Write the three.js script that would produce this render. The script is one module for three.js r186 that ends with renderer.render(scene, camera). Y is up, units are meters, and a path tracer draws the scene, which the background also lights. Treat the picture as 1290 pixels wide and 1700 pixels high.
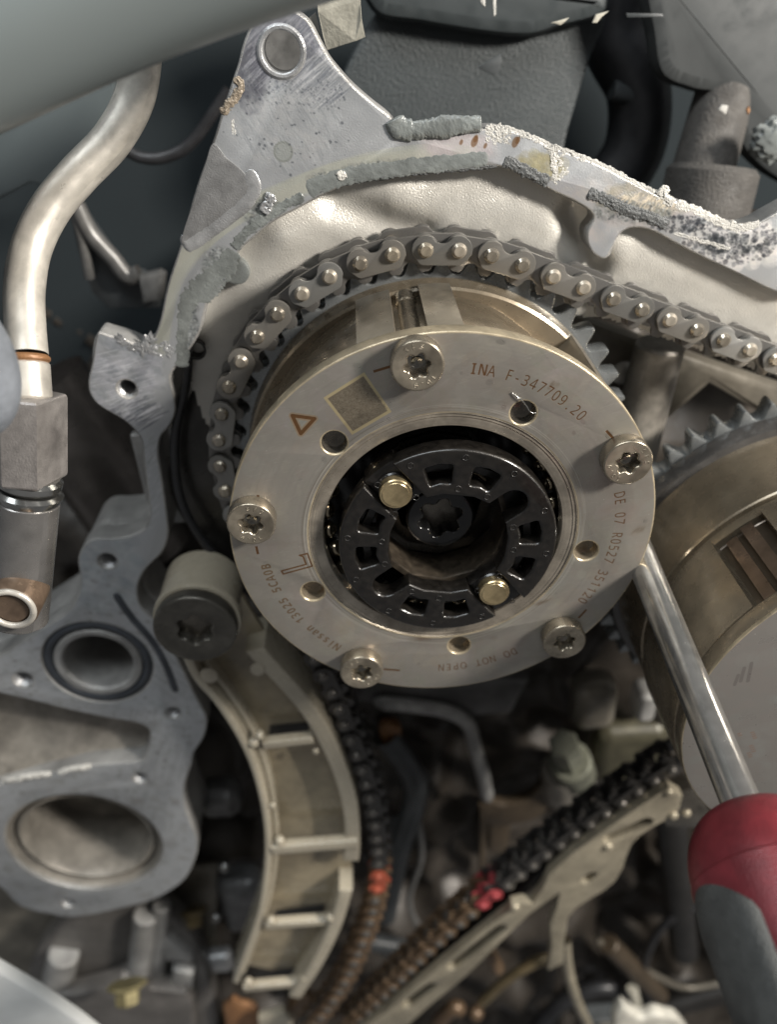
import * as THREE from 'three';
import { mergeGeometries, toCreasedNormals as creasedAt1 } from 'three/addons/utils/BufferGeometryUtils.js';
import { RoundedBoxGeometry } from 'three/addons/geometries/RoundedBoxGeometry.js';
import { RectAreaLightUniformsLib } from 'three/addons/lights/RectAreaLightUniformsLib.js';
import { ImprovedNoise } from 'three/addons/math/ImprovedNoise.js';

// ------------------------------------------------------------------ camera, lamps, exposure
// The engine's front faces +z; the near cam phaser's axis is the z axis and its cover plate lies on z = 0. Built in millimetres, stored in metres.
const MM = 0.001;
const scene = new THREE.Scene();
const EYE = [-17.7112, 135.4997, 195.0408], F = 1350.2;
const RIGHT = [0.99774871, -0.0508649, 0.0437067], DOWN = [-0.06644729, -0.83794304, 0.54169754], AHEAD = [0.00907033, -0.54338222, -0.83943642];
const camera = new THREE.PerspectiveCamera(2 * Math.atan(850 / F) * 180 / Math.PI, 778 / 1024, 0.005, 20);
{
  const m = new THREE.Matrix4().makeBasis(new THREE.Vector3(...RIGHT), new THREE.Vector3(...DOWN).negate(), new THREE.Vector3(...AHEAD).negate());
  camera.position.set(...EYE).multiplyScalar(MM);
  camera.quaternion.setFromRotationMatrix(m);
  camera.focus = 0.222;
  camera.userData.fStop = 7.5;
}
scene.add(camera);
const renderer = new THREE.WebGLRenderer({ antialias: true });
renderer.setSize(778, 1024);
renderer.toneMapping = THREE.LinearToneMapping;
renderer.toneMappingExposure = 1.12;
renderer.shadowMap.enabled = true;
scene.background = new THREE.Color().setRGB(0.135, 0.135, 0.137);
RectAreaLightUniformsLib.init();

function tag(o, label, category, group, kind) {
  o.userData.label = label; o.userData.category = category;
  if (group) o.userData.group = group;
  if (kind) o.userData.kind = kind;
  return o;
}
function areaLamp(name, label, pos, look, w, h, color, intensity, glow) {
  const g = new THREE.Group(); g.name = name; scene.add(g);
  tag(g, label, 'lamp');
  g.position.set(...pos).multiplyScalar(MM);
  g.lookAt(new THREE.Vector3(...look).multiplyScalar(MM));      // +z of the group faces the target
  const body = new THREE.Mesh(new RoundedBoxGeometry((w + 14) * MM, (h + 14) * MM, 22 * MM, 3, 5 * MM), new THREE.MeshStandardMaterial({ color: 0x222326, roughness: 0.6 }));
  body.name = 'lamp_housing'; body.position.z = -13 * MM; g.add(body);
  const face = new THREE.Mesh(new THREE.PlaneGeometry(w * MM, h * MM), new THREE.MeshStandardMaterial({ color: 0x111111, emissive: new THREE.Color(...color), emissiveIntensity: glow }));
  face.name = 'lamp_diffuser'; face.position.z = 0.5 * MM; g.add(face);
  const l = new THREE.RectAreaLight(new THREE.Color(...color), intensity, w * MM, h * MM);
  l.name = 'lamp_glow'; l.position.z = 3 * MM; l.lookAt(0, 0, 1); g.add(l);
  l.rotation.set(0, Math.PI, 0);
}
// a hand lamp held up on the right, and a ceiling batten over the front of the car
areaLamp('inspection_lamp', 'small warm hand lamp held up to the right of the engine', [690, 410, 356], [0, 0, -30], 130, 130, [1, 0.945, 0.87], 300, 20);
areaLamp('ceiling_lamp', 'long cool ceiling batten above the front of the car', [-300, 1500, 560], [-20, 60, -60], 1300, 420, [0.90, 0.96, 1], 5.4, 5);

// ------------------------------------------------------------------ helpers
let seed = 7;
const rnd = () => { seed = (seed * 1664525 + 1013904223) >>> 0; return seed / 4294967296; };
const noise3 = new ImprovedNoise();
const nz = (x, y, z = 0) => noise3.noise(x, y, z);
const rad = (d) => d * Math.PI / 180;
// the point of the plane z (mm) that the photograph shows at (px, py)
function at(px, py, z) {
  const d = [0, 1, 2].map((i) => (px - 645) / F * RIGHT[i] + (py - 850) / F * DOWN[i] + AHEAD[i]);
  const s = (z - EYE[2]) / d[2];
  return [EYE[0] + s * d[0], EYE[1] + s * d[1], z];
}
const v3 = (p) => new THREE.Vector3(p[0], p[1], p[2]).multiplyScalar(MM);
const v2 = (px, py, z) => { const q = at(px, py, z); return new THREE.Vector2(q[0] * MM, q[1] * MM); };
const outline = (pts, z) => pts.map(([x, y]) => v2(x, y, z));
function smooth(pts, n, closed = true) {
  const c = new THREE.CatmullRomCurve3(pts.map((p) => new THREE.Vector3(p.x, p.y, 0)), closed, 'centripetal');
  return c.getPoints(n).slice(0, closed ? n : n + 1).map((p) => new THREE.Vector2(p.x, p.y));
}
// creasing compares corners to 0.01 unit, so it is done in millimetres
function toCreasedNormals(g, a) { g.scale(1 / MM, 1 / MM, 1 / MM); const c = creasedAt1(g, a); c.scale(MM, MM, MM); return c; }
const circle = (cx, cy, r, n = 64, a0 = 0, a1 = Math.PI * 2) => Array.from({ length: n }, (_, i) => { const a = a0 + (a1 - a0) * i / n; return new THREE.Vector2((cx + r * Math.cos(a)) * MM, (cy + r * Math.sin(a)) * MM); });
// plate: outline in metres, front face on z (mm), t thick (mm), b bevel (mm)
function plate(pts, z, t, b = 0.4, holes = [], crease = 0.7, seg = 2) {
  const sh = new THREE.Shape(pts);
  for (const h of holes) sh.holes.push(new THREE.Path(h));
  let g = new THREE.ExtrudeGeometry(sh, { depth: Math.max(0.02, t - 2 * b) * MM, bevelEnabled: b > 0, bevelThickness: b * MM, bevelSize: b * MM, bevelOffset: -b * MM, bevelSegments: seg, curveSegments: 24 });
  g.translate(0, 0, (z - t + b) * MM);
  const groups = g.groups;
  g = toCreasedNormals(g, crease);
  g.groups = groups;
  return g;
}
// uv in metres from the dominant axis
function boxUV(g0) {
  const g = g0.index ? g0.toNonIndexed() : g0, p = g.attributes.position, uv = new Float32Array(p.count * 2);
  const a = new THREE.Vector3(), b = new THREE.Vector3(), c = new THREE.Vector3();
  for (let i = 0; i < p.count; i += 3) {
    a.fromBufferAttribute(p, i); b.fromBufferAttribute(p, i + 1); c.fromBufferAttribute(p, i + 2);
    const n = b.clone().sub(a).cross(c.clone().sub(a)), ax = Math.abs(n.x), ay = Math.abs(n.y), az = Math.abs(n.z);
    [a, b, c].forEach((q, k) => {
      const [u, v] = az >= ax && az >= ay ? [q.x, q.y] : ax >= ay ? [q.z, q.y] : [q.x, q.z];
      uv[(i + k) * 2] = u; uv[(i + k) * 2 + 1] = v;
    });
  }
  g.setAttribute('uv', new THREE.BufferAttribute(uv, 2));
  return g;
}
function lathe(profile, n = 96, a0 = 0, a1 = Math.PI * 2) {     // profile [[r, z] mm], axis along z; the crease keeps turned edges sharp
  const g = new THREE.LatheGeometry(profile.map(([r, z]) => new THREE.Vector2(Math.max(r, 0.001) * MM, z * MM)), n, a0, a1 - a0);
  g.rotateX(Math.PI / 2);
  return boxUV(toCreasedNormals(g, 0.6));
}
const tube = (pts, r, n = 64, m = 20, closed = false) => boxUV(new THREE.TubeGeometry(new THREE.CatmullRomCurve3(pts.map(v3), closed, 'centripetal'), n, r * MM, m, closed));
function rod(a, b, r0, r1 = r0, n = 28) {                        // a straight round bar between two points (mm), closed
  const A = v3(a), B = v3(b), L = A.distanceTo(B), e = Math.min(r0, r1) * 0.12 * MM;
  const g = new THREE.LatheGeometry([[0.00001, 0], [r0 * MM - e, 0], [r0 * MM, e], [r1 * MM, L - e], [r1 * MM - e, L], [0.00001, L]].map(([x, y]) => new THREE.Vector2(x, y)), n);
  g.applyQuaternion(new THREE.Quaternion().setFromUnitVectors(new THREE.Vector3(0, 1, 0), B.clone().sub(A).normalize()));
  g.translate(A.x, A.y, A.z);
  return boxUV(toCreasedNormals(g, 0.6));
}
function box(cx, cy, cz, w, h, d, r = 0.6) { const g = new RoundedBoxGeometry(w * MM, h * MM, d * MM, 2, r * MM); g.translate(cx * MM, cy * MM, cz * MM); return boxUV(g); }
// a lump of paste or rubber laid along a line: half-round, uneven
function bead(pts, w, h, rough = 0.3, steps = 120, around = 12, freq = 0.45, seedZ = 0) {   // pts: [x, y, z] mm, w full width, h height; w may be a function of t
  const c = new THREE.CatmullRomCurve3(pts.map(v3), false, 'centripetal'), pos = [], idx = [];
  for (let i = 0; i <= steps; i++) {
    const t = i / steps, p = c.getPointAt(t), tg = c.getTangentAt(t), nx = -tg.y, ny = tg.x, L = Math.hypot(nx, ny) || 1;
    const ww = (typeof w === 'function' ? w(t) : w) * MM, end = Math.min(1, Math.sqrt(Math.max(0, Math.min(t, 1 - t)) * steps / 3));
    for (let j = 0; j <= around; j++) {
      const a = Math.PI * j / around, k = 1 + rough * 1.6 * nz(p.x / MM * freq, p.y / MM * freq, seedZ + j * 0.5) + rough * nz(p.x / MM * freq * 2.7, p.y / MM * freq * 2.7, seedZ + 5 + j * 0.9);
      const sd = 1 + rough * 0.9 * nz(p.x / MM * 0.9 + (a > 1.57 ? 40 : 0), p.y / MM * 0.9, seedZ + 9) + rough * 0.6 * nz(p.x / MM * 2.3 + (a > 1.57 ? 40 : 0), p.y / MM * 2.3, seedZ + 3), s = -Math.cos(a) * sd * ww / 2 * (0.35 + 0.65 * end) * (0.55 + 0.45 * k), u = Math.sin(a) * h * MM * k * end;
      pos.push(p.x + nx / L * s, p.y + ny / L * s, p.z + u - 0.15 * MM);
    }
  }
  const W = around + 1;
  for (let i = 0; i < steps; i++) for (let j = 0; j < around; j++) { const q = i * W + j; idx.push(q, q + W, q + 1, q + 1, q + W, q + W + 1); }
  const g = new THREE.BufferGeometry();
  g.setAttribute('position', new THREE.Float32BufferAttribute(pos, 3)); g.setIndex(idx); g.computeVertexNormals();
  return boxUV(g);
}
const onPlane = (pts, z) => pts.map(([x, y]) => at(x, y, z));
const taken = {};
const numbered = (n) => { taken[n] = (taken[n] ?? -1) + 1; return taken[n] ? n + '_' + String(taken[n]).padStart(3, '0') : n; };
function thing(name, label, category, pos = [0, 0, 0], group, kind) {
  const g = new THREE.Group(); g.name = numbered(name); scene.add(g); g.position.set(...pos).multiplyScalar(MM);
  return tag(g, label, category, group, kind);
}
function part(parent, name, geo, mat, label) {
  const m = new THREE.Mesh(geo, mat); m.name = name; m.castShadow = m.receiveShadow = true;
  if (label) m.userData.label = label;
  parent.add(m);
  return m;
}
function solo(name, label, category, geo, mat, group, kind) { const m = part(scene, numbered(name), geo, mat); return tag(m, label, category, group, kind); }

// ------------------------------------------------------------------ textures
function dataTex(n, fn, srgb) {
  const d = new Uint8Array(n * n * 4);
  for (let y = 0; y < n; y++) for (let x = 0; x < n; x++) {
    const c = fn(x / n, y / n), i = (y * n + x) * 4, k = Array.isArray(c) ? c : [c, c, c];
    for (let j = 0; j < 3; j++) d[i + j] = Math.max(0, Math.min(255, k[j] * 255));
    d[i + 3] = 255;
  }
  const t = new THREE.DataTexture(d, n, n); t.wrapS = t.wrapT = THREE.RepeatWrapping; t.magFilter = THREE.LinearFilter; t.minFilter = THREE.LinearMipmapLinearFilter; t.generateMipmaps = true;
  if (srgb) t.colorSpace = THREE.SRGBColorSpace;
  t.needsUpdate = true;
  return t;
}
// noise that repeats over the unit square
const tn = (u, v, f, z) => { const w = (x, y) => nz(x * f, y * f, z); const a = w(u, v), b = w(u - 1, v), c = w(u, v - 1), d = w(u - 1, v - 1); return (a * (1 - u) + b * u) * (1 - v) + (c * (1 - u) + d * u) * v; };
const fbm = (u, v, f, z, o = 4) => { let s = 0, k = 1; for (let i = 0; i < o; i++) { s += k * tn(u, v, f * 2 ** i, z + i * 3.7); k *= 0.5; } return s; };
const grainTex = dataTex(512, (u, v) => 0.5 + 0.5 * fbm(u, v, 40, 1, 3) + 0.16 * (rnd() - 0.5));
const blotchTex = dataTex(512, (u, v) => { const a = fbm(u, v, 4, 11, 5), b = fbm(u, v, 14, 23, 4); return 0.84 + 0.2 * a + 0.1 * b - (b > 0.42 ? 0.05 : 0) + 0.03 * (rnd() - 0.5); }, true);
const roughTex = dataTex(512, (u, v) => { const a = fbm(u, v, 5, 41, 5); return 0.78 + 0.3 * a + 0.08 * fbm(u, v, 30, 7, 2); });
const streakTex = dataTex(512, (u, v) => 0.5 + 0.35 * nz(u * 3, Math.floor(v * 512) * 0.61, 3) + 0.25 * tn(u, v, 6, 9) + 0.1 * (rnd() - 0.5));
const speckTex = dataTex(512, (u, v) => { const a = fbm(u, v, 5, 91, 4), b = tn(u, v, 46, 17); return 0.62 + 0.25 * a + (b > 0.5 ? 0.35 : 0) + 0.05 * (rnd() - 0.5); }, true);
const softTex = dataTex(256, (u, v) => 0.93 + 0.07 * fbm(u, v, 4, 71, 3) + 0.02 * (rnd() - 0.5), true);
const rep = (t, size) => { const c = t.clone(); c.repeat.set(1 / (size * MM), 1 / (size * MM)); c.needsUpdate = true; return c; };
const T = {
  speck12: rep(speckTex, 12), speck45: rep(speckTex, 45), rough12: rep(roughTex, 12), soft60: rep(softTex, 60), blotch40: rep(blotchTex, 40), blotch90: rep(blotchTex, 90), rough30: rep(roughTex, 30), rough70: rep(roughTex, 70),
  grain9: rep(grainTex, 9), grain20: rep(grainTex, 20), grain40: rep(grainTex, 40), streak20: rep(streakTex, 20),
};
// plain material over shared wear: c linear base colour
function mat(c, rough, metal, { map = T.blotch40, rmap = T.rough30, bump = null, bs = 0, coat = 0 } = {}) {
  const o = { color: new THREE.Color().setRGB(...c), roughness: rough, metalness: metal, map, roughnessMap: rmap };
  if (bump) { o.bumpMap = bump; o.bumpScale = bs * MM; }
  if (coat) { o.clearcoat = coat; o.clearcoatRoughness = 0.12; return new THREE.MeshPhysicalMaterial(o); }
  return new THREE.MeshStandardMaterial(o);
}
const M = {
  plateEdge: mat([0.50, 0.42, 0.29], 0.45, 0.5, { bump: T.grain9, bs: 0.03 }),
  lip: mat([0.50, 0.44, 0.36], 0.4, 0.7),
  bolt: mat([0.46, 0.40, 0.31], 0.34, 0.85, { bump: T.grain9, bs: 0.015 }),
  socket: mat([0.34, 0.32, 0.28], 0.3, 0.85),
  black: mat([0.036, 0.031, 0.026], 0.42, 0.45, { map: T.speck12, rmap: T.rough12, bump: T.grain9, bs: 0.07, coat: 0.7 }),  // flecks in the colour map paint highlights of oil drops and dust
  blackSmooth: mat([0.02, 0.02, 0.02], 0.25, 0.4, { coat: 0.5 }),
  brass: mat([0.66, 0.52, 0.30], 0.3, 0.85, { bump: T.streak20, bs: 0.02 }),
  oilSteel: mat([0.20, 0.18, 0.15], 0.34, 0.8, { coat: 0.3 }),
  body: mat([0.34, 0.28, 0.20], 0.36, 0.6, { map: T.blotch90, coat: 0.25 }),
  bodyLug: mat([0.36, 0.315, 0.245], 0.4, 0.5, { map: T.blotch90, coat: 0.2 }),
  sprocket: mat([0.33, 0.345, 0.345], 0.36, 0.65, { map: T.blotch90 }),
  link: mat([0.40, 0.395, 0.375], 0.42, 0.65, { bump: T.grain9, bs: 0.01 }),
  linkInner: mat([0.26, 0.25, 0.235], 0.4, 0.65),
  pin: mat([0.53, 0.465, 0.365], 0.36, 0.65),
  cast: mat([0.66, 0.635, 0.58], 0.5, 0.4, { map: T.soft60, bump: T.grain20, bs: 0.13 }),
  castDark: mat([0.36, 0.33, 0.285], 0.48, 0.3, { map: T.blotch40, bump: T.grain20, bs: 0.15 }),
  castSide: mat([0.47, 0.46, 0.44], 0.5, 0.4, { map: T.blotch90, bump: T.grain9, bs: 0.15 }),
  alu: mat([0.56, 0.565, 0.57], 0.42, 0.6, { bump: T.grain20, bs: 0.1 }),
  rtv: mat([0.215, 0.23, 0.222], 0.34, 0, { map: T.blotch40, bump: T.grain20, bs: 0.08 }),
  rtvDark: mat([0.12, 0.125, 0.125], 0.55, 0, { bump: T.grain20, bs: 0.3 }),
  crust: mat([0.66, 0.64, 0.59], 0.7, 0, { bump: T.grain20, bs: 0.3 }),
  rubber: mat([0.028, 0.028, 0.030], 0.5, 0),
  seal: mat([0.05, 0.056, 0.066], 0.5, 0),
  pipe: mat([0.66, 0.62, 0.55], 0.47, 0.35, { bump: T.grain9, bs: 0.05 }),
  nut: mat([0.44, 0.41, 0.39], 0.45, 0.6, { bump: T.grain20, bs: 0.12 }),
  chrome: mat([0.55, 0.55, 0.53], 0.22, 0.95),
  rust: mat([0.34, 0.17, 0.075], 0.6, 0.2, { bump: T.grain20, bs: 0.1 }),
  nylon: mat([0.41, 0.365, 0.28], 0.36, 0, { map: T.soft60, coat: 0.6 }),
  nylonDark: mat([0.35, 0.295, 0.20], 0.4, 0, { map: T.blotch90, coat: 0.4 }),
  pivot: mat([0.145, 0.135, 0.115], 0.42, 0.6),
  rail: mat([0.46, 0.405, 0.30], 0.4, 0.4, { map: T.blotch90 }),
  darkPlastic: mat([0.075, 0.082, 0.085], 0.55, 0, { map: T.blotch90, rmap: T.rough70 }),
  duct: new THREE.MeshStandardMaterial({ color: new THREE.Color().setRGB(0.20, 0.228, 0.228), roughness: 0.5, roughnessMap: T.rough70 }),
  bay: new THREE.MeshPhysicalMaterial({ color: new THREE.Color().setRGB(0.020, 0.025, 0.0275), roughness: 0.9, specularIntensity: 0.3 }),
  dark: mat([0.03, 0.028, 0.026], 0.55, 0.3, { map: T.blotch90 }),
  brown: mat([0.10, 0.075, 0.05], 0.55, 0.3, { map: T.blotch90 }),
  darkAlu: mat([0.22, 0.215, 0.205], 0.45, 0.3),
  ball: mat([0.52, 0.44, 0.32], 0.16, 0.95),
  brownCast: mat([0.20, 0.18, 0.145], 0.5, 0.3, { map: T.blotch90 }),
  copper: mat([0.24, 0.17, 0.12], 0.4, 0.6),
  tape: mat([0.56, 0.53, 0.44], 0.75, 0, { bump: T.grain40, bs: 0.12 }),
  white: mat([0.72, 0.69, 0.60], 0.5, 0),
  red: mat([0.21, 0.026, 0.034], 0.5, 0, { map: T.blotch40, bump: T.grain20, bs: 0.08 }),
  grip: mat([0.095, 0.097, 0.092], 0.75, 0, { map: T.blotch40, bump: T.grain20, bs: 0.3 }),
  shaft: mat([0.74, 0.72, 0.68], 0.28, 0.9, { bump: T.streak20, bs: 0.01 }),
  orangePaint: mat([0.46, 0.105, 0.055], 0.55, 0),
  redPaint: mat([0.36, 0.055, 0.06], 0.55, 0),
  shadedLink: mat([0.10, 0.094, 0.088], 0.36, 0.6),  // link steel darkened to paint in the shade on the lower runs
  shadedPin: mat([0.21, 0.195, 0.175], 0.36, 0.7),  // pin steel darkened the same way
  bronzeLink: mat([0.19, 0.125, 0.075], 0.45, 0.4),
};

// canvas over a square of the z plane: side mm wide, centred on (cx, cy); draw with mm coordinates
function canvasTex(n, side, cx, cy, draw) {
  const c = document.createElement('canvas'); c.width = c.height = n;
  const g = c.getContext('2d'), k = n / side;
  const X = (x) => (x - cx + side / 2) * k, Y = (y) => (cy + side / 2 - y) * k;
  draw(g, X, Y, k);
  const t = new THREE.CanvasTexture(c); t.colorSpace = THREE.SRGBColorSpace; t.wrapS = t.wrapT = THREE.ClampToEdgeWrapping;
  t.repeat.set(1 / (side * MM), 1 / (side * MM)); t.offset.set(0.5 - cx / side, 0.5 - cy / side);
  return t;
}
const rgb = (r, g, b, a = 1) => `rgba(${r},${g},${b},${a})`, rgbA = rgb;
const torx = (r1, r2, n = 60, turn = 0) => Array.from({ length: n }, (_, i) => { const a = i / n * Math.PI * 2, r = (r1 + r2) / 2 + (r1 - r2) / 2 * Math.cos(6 * a) * (1 - 0.12 * Math.cos(12 * a)); return new THREE.Vector2(r * Math.cos(a + turn) * MM, r * Math.sin(a + turn) * MM); });

// ------------------------------------------------------------------ what stands behind and around
const px = (pts, z, n = 0) => n ? smooth(outline(pts, z), n) : outline(pts, z);
const slab = (pts, z, t, b = 0.6, n = 0) => plate(px(pts, z, n), z, t, b, [], 0.6);
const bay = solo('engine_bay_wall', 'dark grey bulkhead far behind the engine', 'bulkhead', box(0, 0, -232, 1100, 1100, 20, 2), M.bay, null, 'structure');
{
  // dark oily casting deep behind the chains: pockets, ribs and bosses, all far out of focus
  const A = at(520, 760, -150), B = at(1420, 760, -150), C = at(180, 1900, -150), NX = 150, NY = 170, g = new THREE.PlaneGeometry(1, 1, NX, NY), p = g.attributes.position;
  const left = Math.min(A[0], C[0]) - 120, right = B[0] + 60, top = A[1] + 110, bottom = C[1] - 60;
  for (let i = 0; i < p.count; i++) {
    const x = left + (right - left) * (p.getX(i) + 0.5), y = bottom + (top - bottom) * (p.getY(i) + 0.5);
    const r1 = 1 - Math.abs(nz(x * 0.011, y * 0.014, 4)) * 2.2, r2 = 1 - Math.abs(nz(x * 0.022, y * 0.018, 14)) * 2.4, r3 = nz(x * 0.04, y * 0.04, 31);
    const away = Math.max(0, Math.min(1, (y + 60) / 40)) * Math.max(0, Math.min(1, (-40 - x) / 30)) * 100;
    p.setXYZ(i, x * MM, y * MM, (-away - 158 + 26 * Math.max(0, r1) + 14 * Math.max(0, r2) + 5 * r3) * MM);
  }
  g.computeVertexNormals();
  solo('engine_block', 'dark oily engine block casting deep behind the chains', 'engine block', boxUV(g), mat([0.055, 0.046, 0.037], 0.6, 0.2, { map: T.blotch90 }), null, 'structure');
}

// ------------------------------------------------------------------ the timing case: one aluminium casting, its sealing face on z = -30
const ZF = -54, ZW = -60.5, K = 1.115;   // K: widths first measured nearer the camera
const caseTex = canvasTex(2048, 400, -45, -60, (g, X, Y, k) => {
  g.fillStyle = rgb(176, 178, 180); g.fillRect(0, 0, 2048, 2048);
  const pt = (px, py) => { const q = at(px, py, ZF); return [X(q[0]), Y(q[1])]; };
  const spots = (px, py, rx, ry, n, size, cols, a0, a1 = 0) => { for (let i = 0; i < n; i++) { const t = rnd() * 6.3, d = Math.sqrt(rnd()), [x, y] = pt(px + rx * d * Math.cos(t), py + ry * d * Math.sin(t)), s = size * (0.3 + rnd()), c = cols[Math.floor(rnd() * cols.length)]; g.fillStyle = rgb(...c, a0); g.beginPath(); g.ellipse(x, y, s, s * (0.3 + 0.7 * rnd()), a1 + rnd(), 0, 6.3); g.fill(); } };
  const lines = (px, py, rx, ry, n, len, ang, cols, a, w = 1) => { for (let i = 0; i < n; i++) { const t = rnd() * 6.3, d = Math.sqrt(rnd()), [x, y] = pt(px + rx * d * Math.cos(t), py + ry * d * Math.sin(t)), l = len * (0.3 + rnd()), b = ang + (rnd() - 0.5) * 0.25, c = cols[Math.floor(rnd() * cols.length)]; g.strokeStyle = rgb(...c, a); g.lineWidth = w * (0.5 + rnd()); g.beginPath(); g.moveTo(x - l * Math.cos(b) / 2, y + l * Math.sin(b) / 2); g.lineTo(x + l * Math.cos(b) / 2, y - l * Math.sin(b) / 2); g.stroke(); } };
  const band = (pts, w, c, a) => { g.strokeStyle = rgb(...c, a); g.lineWidth = w * k; g.lineCap = 'round'; g.lineJoin = 'round'; g.beginPath(); smooth(outline(pts, ZF), 80, false).forEach((p, i) => { const x = X(p.x / MM), y = Y(p.y / MM); if (i) g.lineTo(x, y); else g.moveTo(x, y); }); g.stroke(); };
  spots(600, 800, 900, 1000, 2600, 16, [[196, 198, 198], [150, 152, 156], [168, 166, 160]], 0.05);
  // pale conversion film along the inner side of the rim, pinkish stain on the right
  const innerRim = [[262, 575], [282, 470], [320, 415], [390, 360], [470, 320], [560, 285], [680, 262], [780, 258]];
  for (let i = 0; i < 5; i++) band(innerRim.map(([x, y]) => [x + (rnd() - 0.5) * 8, y + (rnd() - 0.5) * 8]), 2 + rnd() * 4, [196, 198, 178], 0.22);
  spots(760, 250, 60, 24, 160, 14, [[196, 184, 186], [204, 194, 192]], 0.12); spots(1010, 350, 150, 50, 260, 16, [[196, 186, 184], [206, 198, 190]], 0.12);
  for (const [x, y, r] of [[766, 236, 3], [788, 235, 6], [790, 230, 4], [806, 242, 3], [856, 236, 6], [860, 233, 4]]) { const [a, b] = pt(x, y); g.fillStyle = rgb(112, 78, 48, 0.65); g.beginPath(); g.ellipse(a, b, r * 0.8, r * 1.3, 0.4, 0, 6.3); g.fill(); }
  // the ear: wire-brushed top, pitted grey, scratches
  spots(470, 70, 75, 60, 420, 12, [[92, 96, 106], [104, 108, 118], [128, 130, 138]], 0.09, 1); spots(415, 130, 22, 55, 120, 10, [[92, 96, 106]], 0.12, 1);
  lines(480, 90, 75, 66, 520, 26, 0.65, [[220, 222, 226], [110, 114, 124], [204, 206, 210]], 0.2, 1.5); lines(540, 130, 45, 40, 260, 34, 0.6, [[226, 226, 228], [120, 124, 132]], 0.25, 1.6);
  spots(505, 158, 70, 30, 260, 1.5, [[80, 84, 92], [104, 108, 114]], 0.4); spots(430, 150, 40, 30, 60, 1.5, [[80, 84, 92]], 0.4);
  spots(470, 215, 90, 60, 240, 12, [[204, 206, 210], [190, 192, 196]], 0.08); lines(480, 210, 90, 70, 240, 18, -1.1, [[130, 132, 136], [212, 214, 216]], 0.25, 1.2);
  for (const [x, y] of [[470, 252]]) { const [a, b] = pt(x, y); g.strokeStyle = rgb(140, 144, 136, 0.6); g.lineWidth = 3; g.fillStyle = rgb(158, 162, 154, 0.5); g.beginPath(); g.ellipse(a, b, 13, 13, 0, 0, 6.3); g.fill(); g.stroke(); }
  spots(480, 220, 110, 80, 60, 2, [[70, 74, 80]], 0.5);
  // the right end: torn gasket paper, white crust and black carbon
  spots(1080, 330, 90, 26, 320, 9, [[150, 146, 128], [168, 162, 146], [186, 178, 164]], 0.25, -0.5); spots(1230, 405, 90, 40, 420, 10, [[226, 222, 216], [206, 204, 206], [240, 236, 230]], 0.3);
  spots(1215, 400, 80, 40, 420, 3.4, [[36, 38, 44], [70, 72, 78], [104, 104, 108]], 0.35); spots(1215, 405, 60, 16, 160, 5, [[44, 46, 52]], 0.28); spots(1130, 372, 50, 14, 160, 3.2, [[40, 44, 50]], 0.35);
  for (const [x, y, rx, ry, n] of [[700, 282, 130, 16, 420], [560, 302, 50, 18, 200], [440, 360, 34, 30, 240], [366, 458, 34, 50, 420], [316, 560, 14, 70, 300], [1050, 352, 70, 18, 200], [870, 284, 44, 14, 160]]) { spots(x, y, rx, ry, n, 6, [[126, 132, 130], [142, 148, 144], [112, 116, 116]], 0.16, 0.5); spots(x, y, rx, ry, n, 1.8, [[206, 210, 208], [84, 88, 90]], 0.5); } spots(900, 275, 40, 20, 110, 9, [[150, 140, 112], [172, 160, 130]], 0.25);
  lines(1070, 335, 60, 14, 120, 5, 0.9, [[226, 214, 190]], 0.6, 2);
  // boss with a stripped thread: bright gouges; milled scratches below it
  spots(205, 620, 60, 70, 340, 13, [[196, 198, 206], [120, 124, 132], [222, 222, 226]], 0.14); lines(215, 690, 50, 24, 130, 40, 0.45, [[226, 226, 230], [104, 108, 114]], 0.4, 2); lines(200, 630, 55, 50, 70, 36, 0.2, [[230, 230, 234]], 0.4, 1.6);
  lines(250, 800, 16, 80, 120, 16, 0.8, [[214, 216, 214], [130, 132, 130]], 0.25, 1.6); spots(180, 950, 60, 70, 220, 14, [[196, 200, 202], [140, 146, 150]], 0.12);
  // lower casting: greyer, oil-stained
  spots(140, 1270, 260, 330, 2600, 7, [[112, 108, 104], [150, 150, 152], [92, 86, 80], [104, 108, 114]], 0.1); for (const [x, y, a] of [[80, 1120, 0.3], [250, 1240, 1.2], [290, 1330, 1.4], [120, 1500, 0.1], [60, 1330, 0.4], [250, 1100, -0.9]]) lines(x, y, 90, 60, 130, 44, a, [[84, 80, 76], [176, 176, 178], [120, 116, 110]], 0.22, 1.8); spots(140, 1300, 240, 300, 500, 5, [[62, 56, 50], [84, 76, 66]], 0.22); spots(290, 1180, 50, 20, 60, 8, [[196, 198, 202]], 0.2); spots(150, 1400, 180, 130, 200, 14, [[98, 104, 112], [90, 84, 76]], 0.1);
});
const caseFace = new THREE.MeshStandardMaterial({ map: caseTex, roughness: 0.5, metalness: 0.6, roughnessMap: T.rough30, bumpMap: T.grain20, bumpScale: 0.05 * MM });
const casing = thing('timing_case', 'bare aluminium timing case with eared sealing flange and two oil ports on the left', 'timing case');
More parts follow.
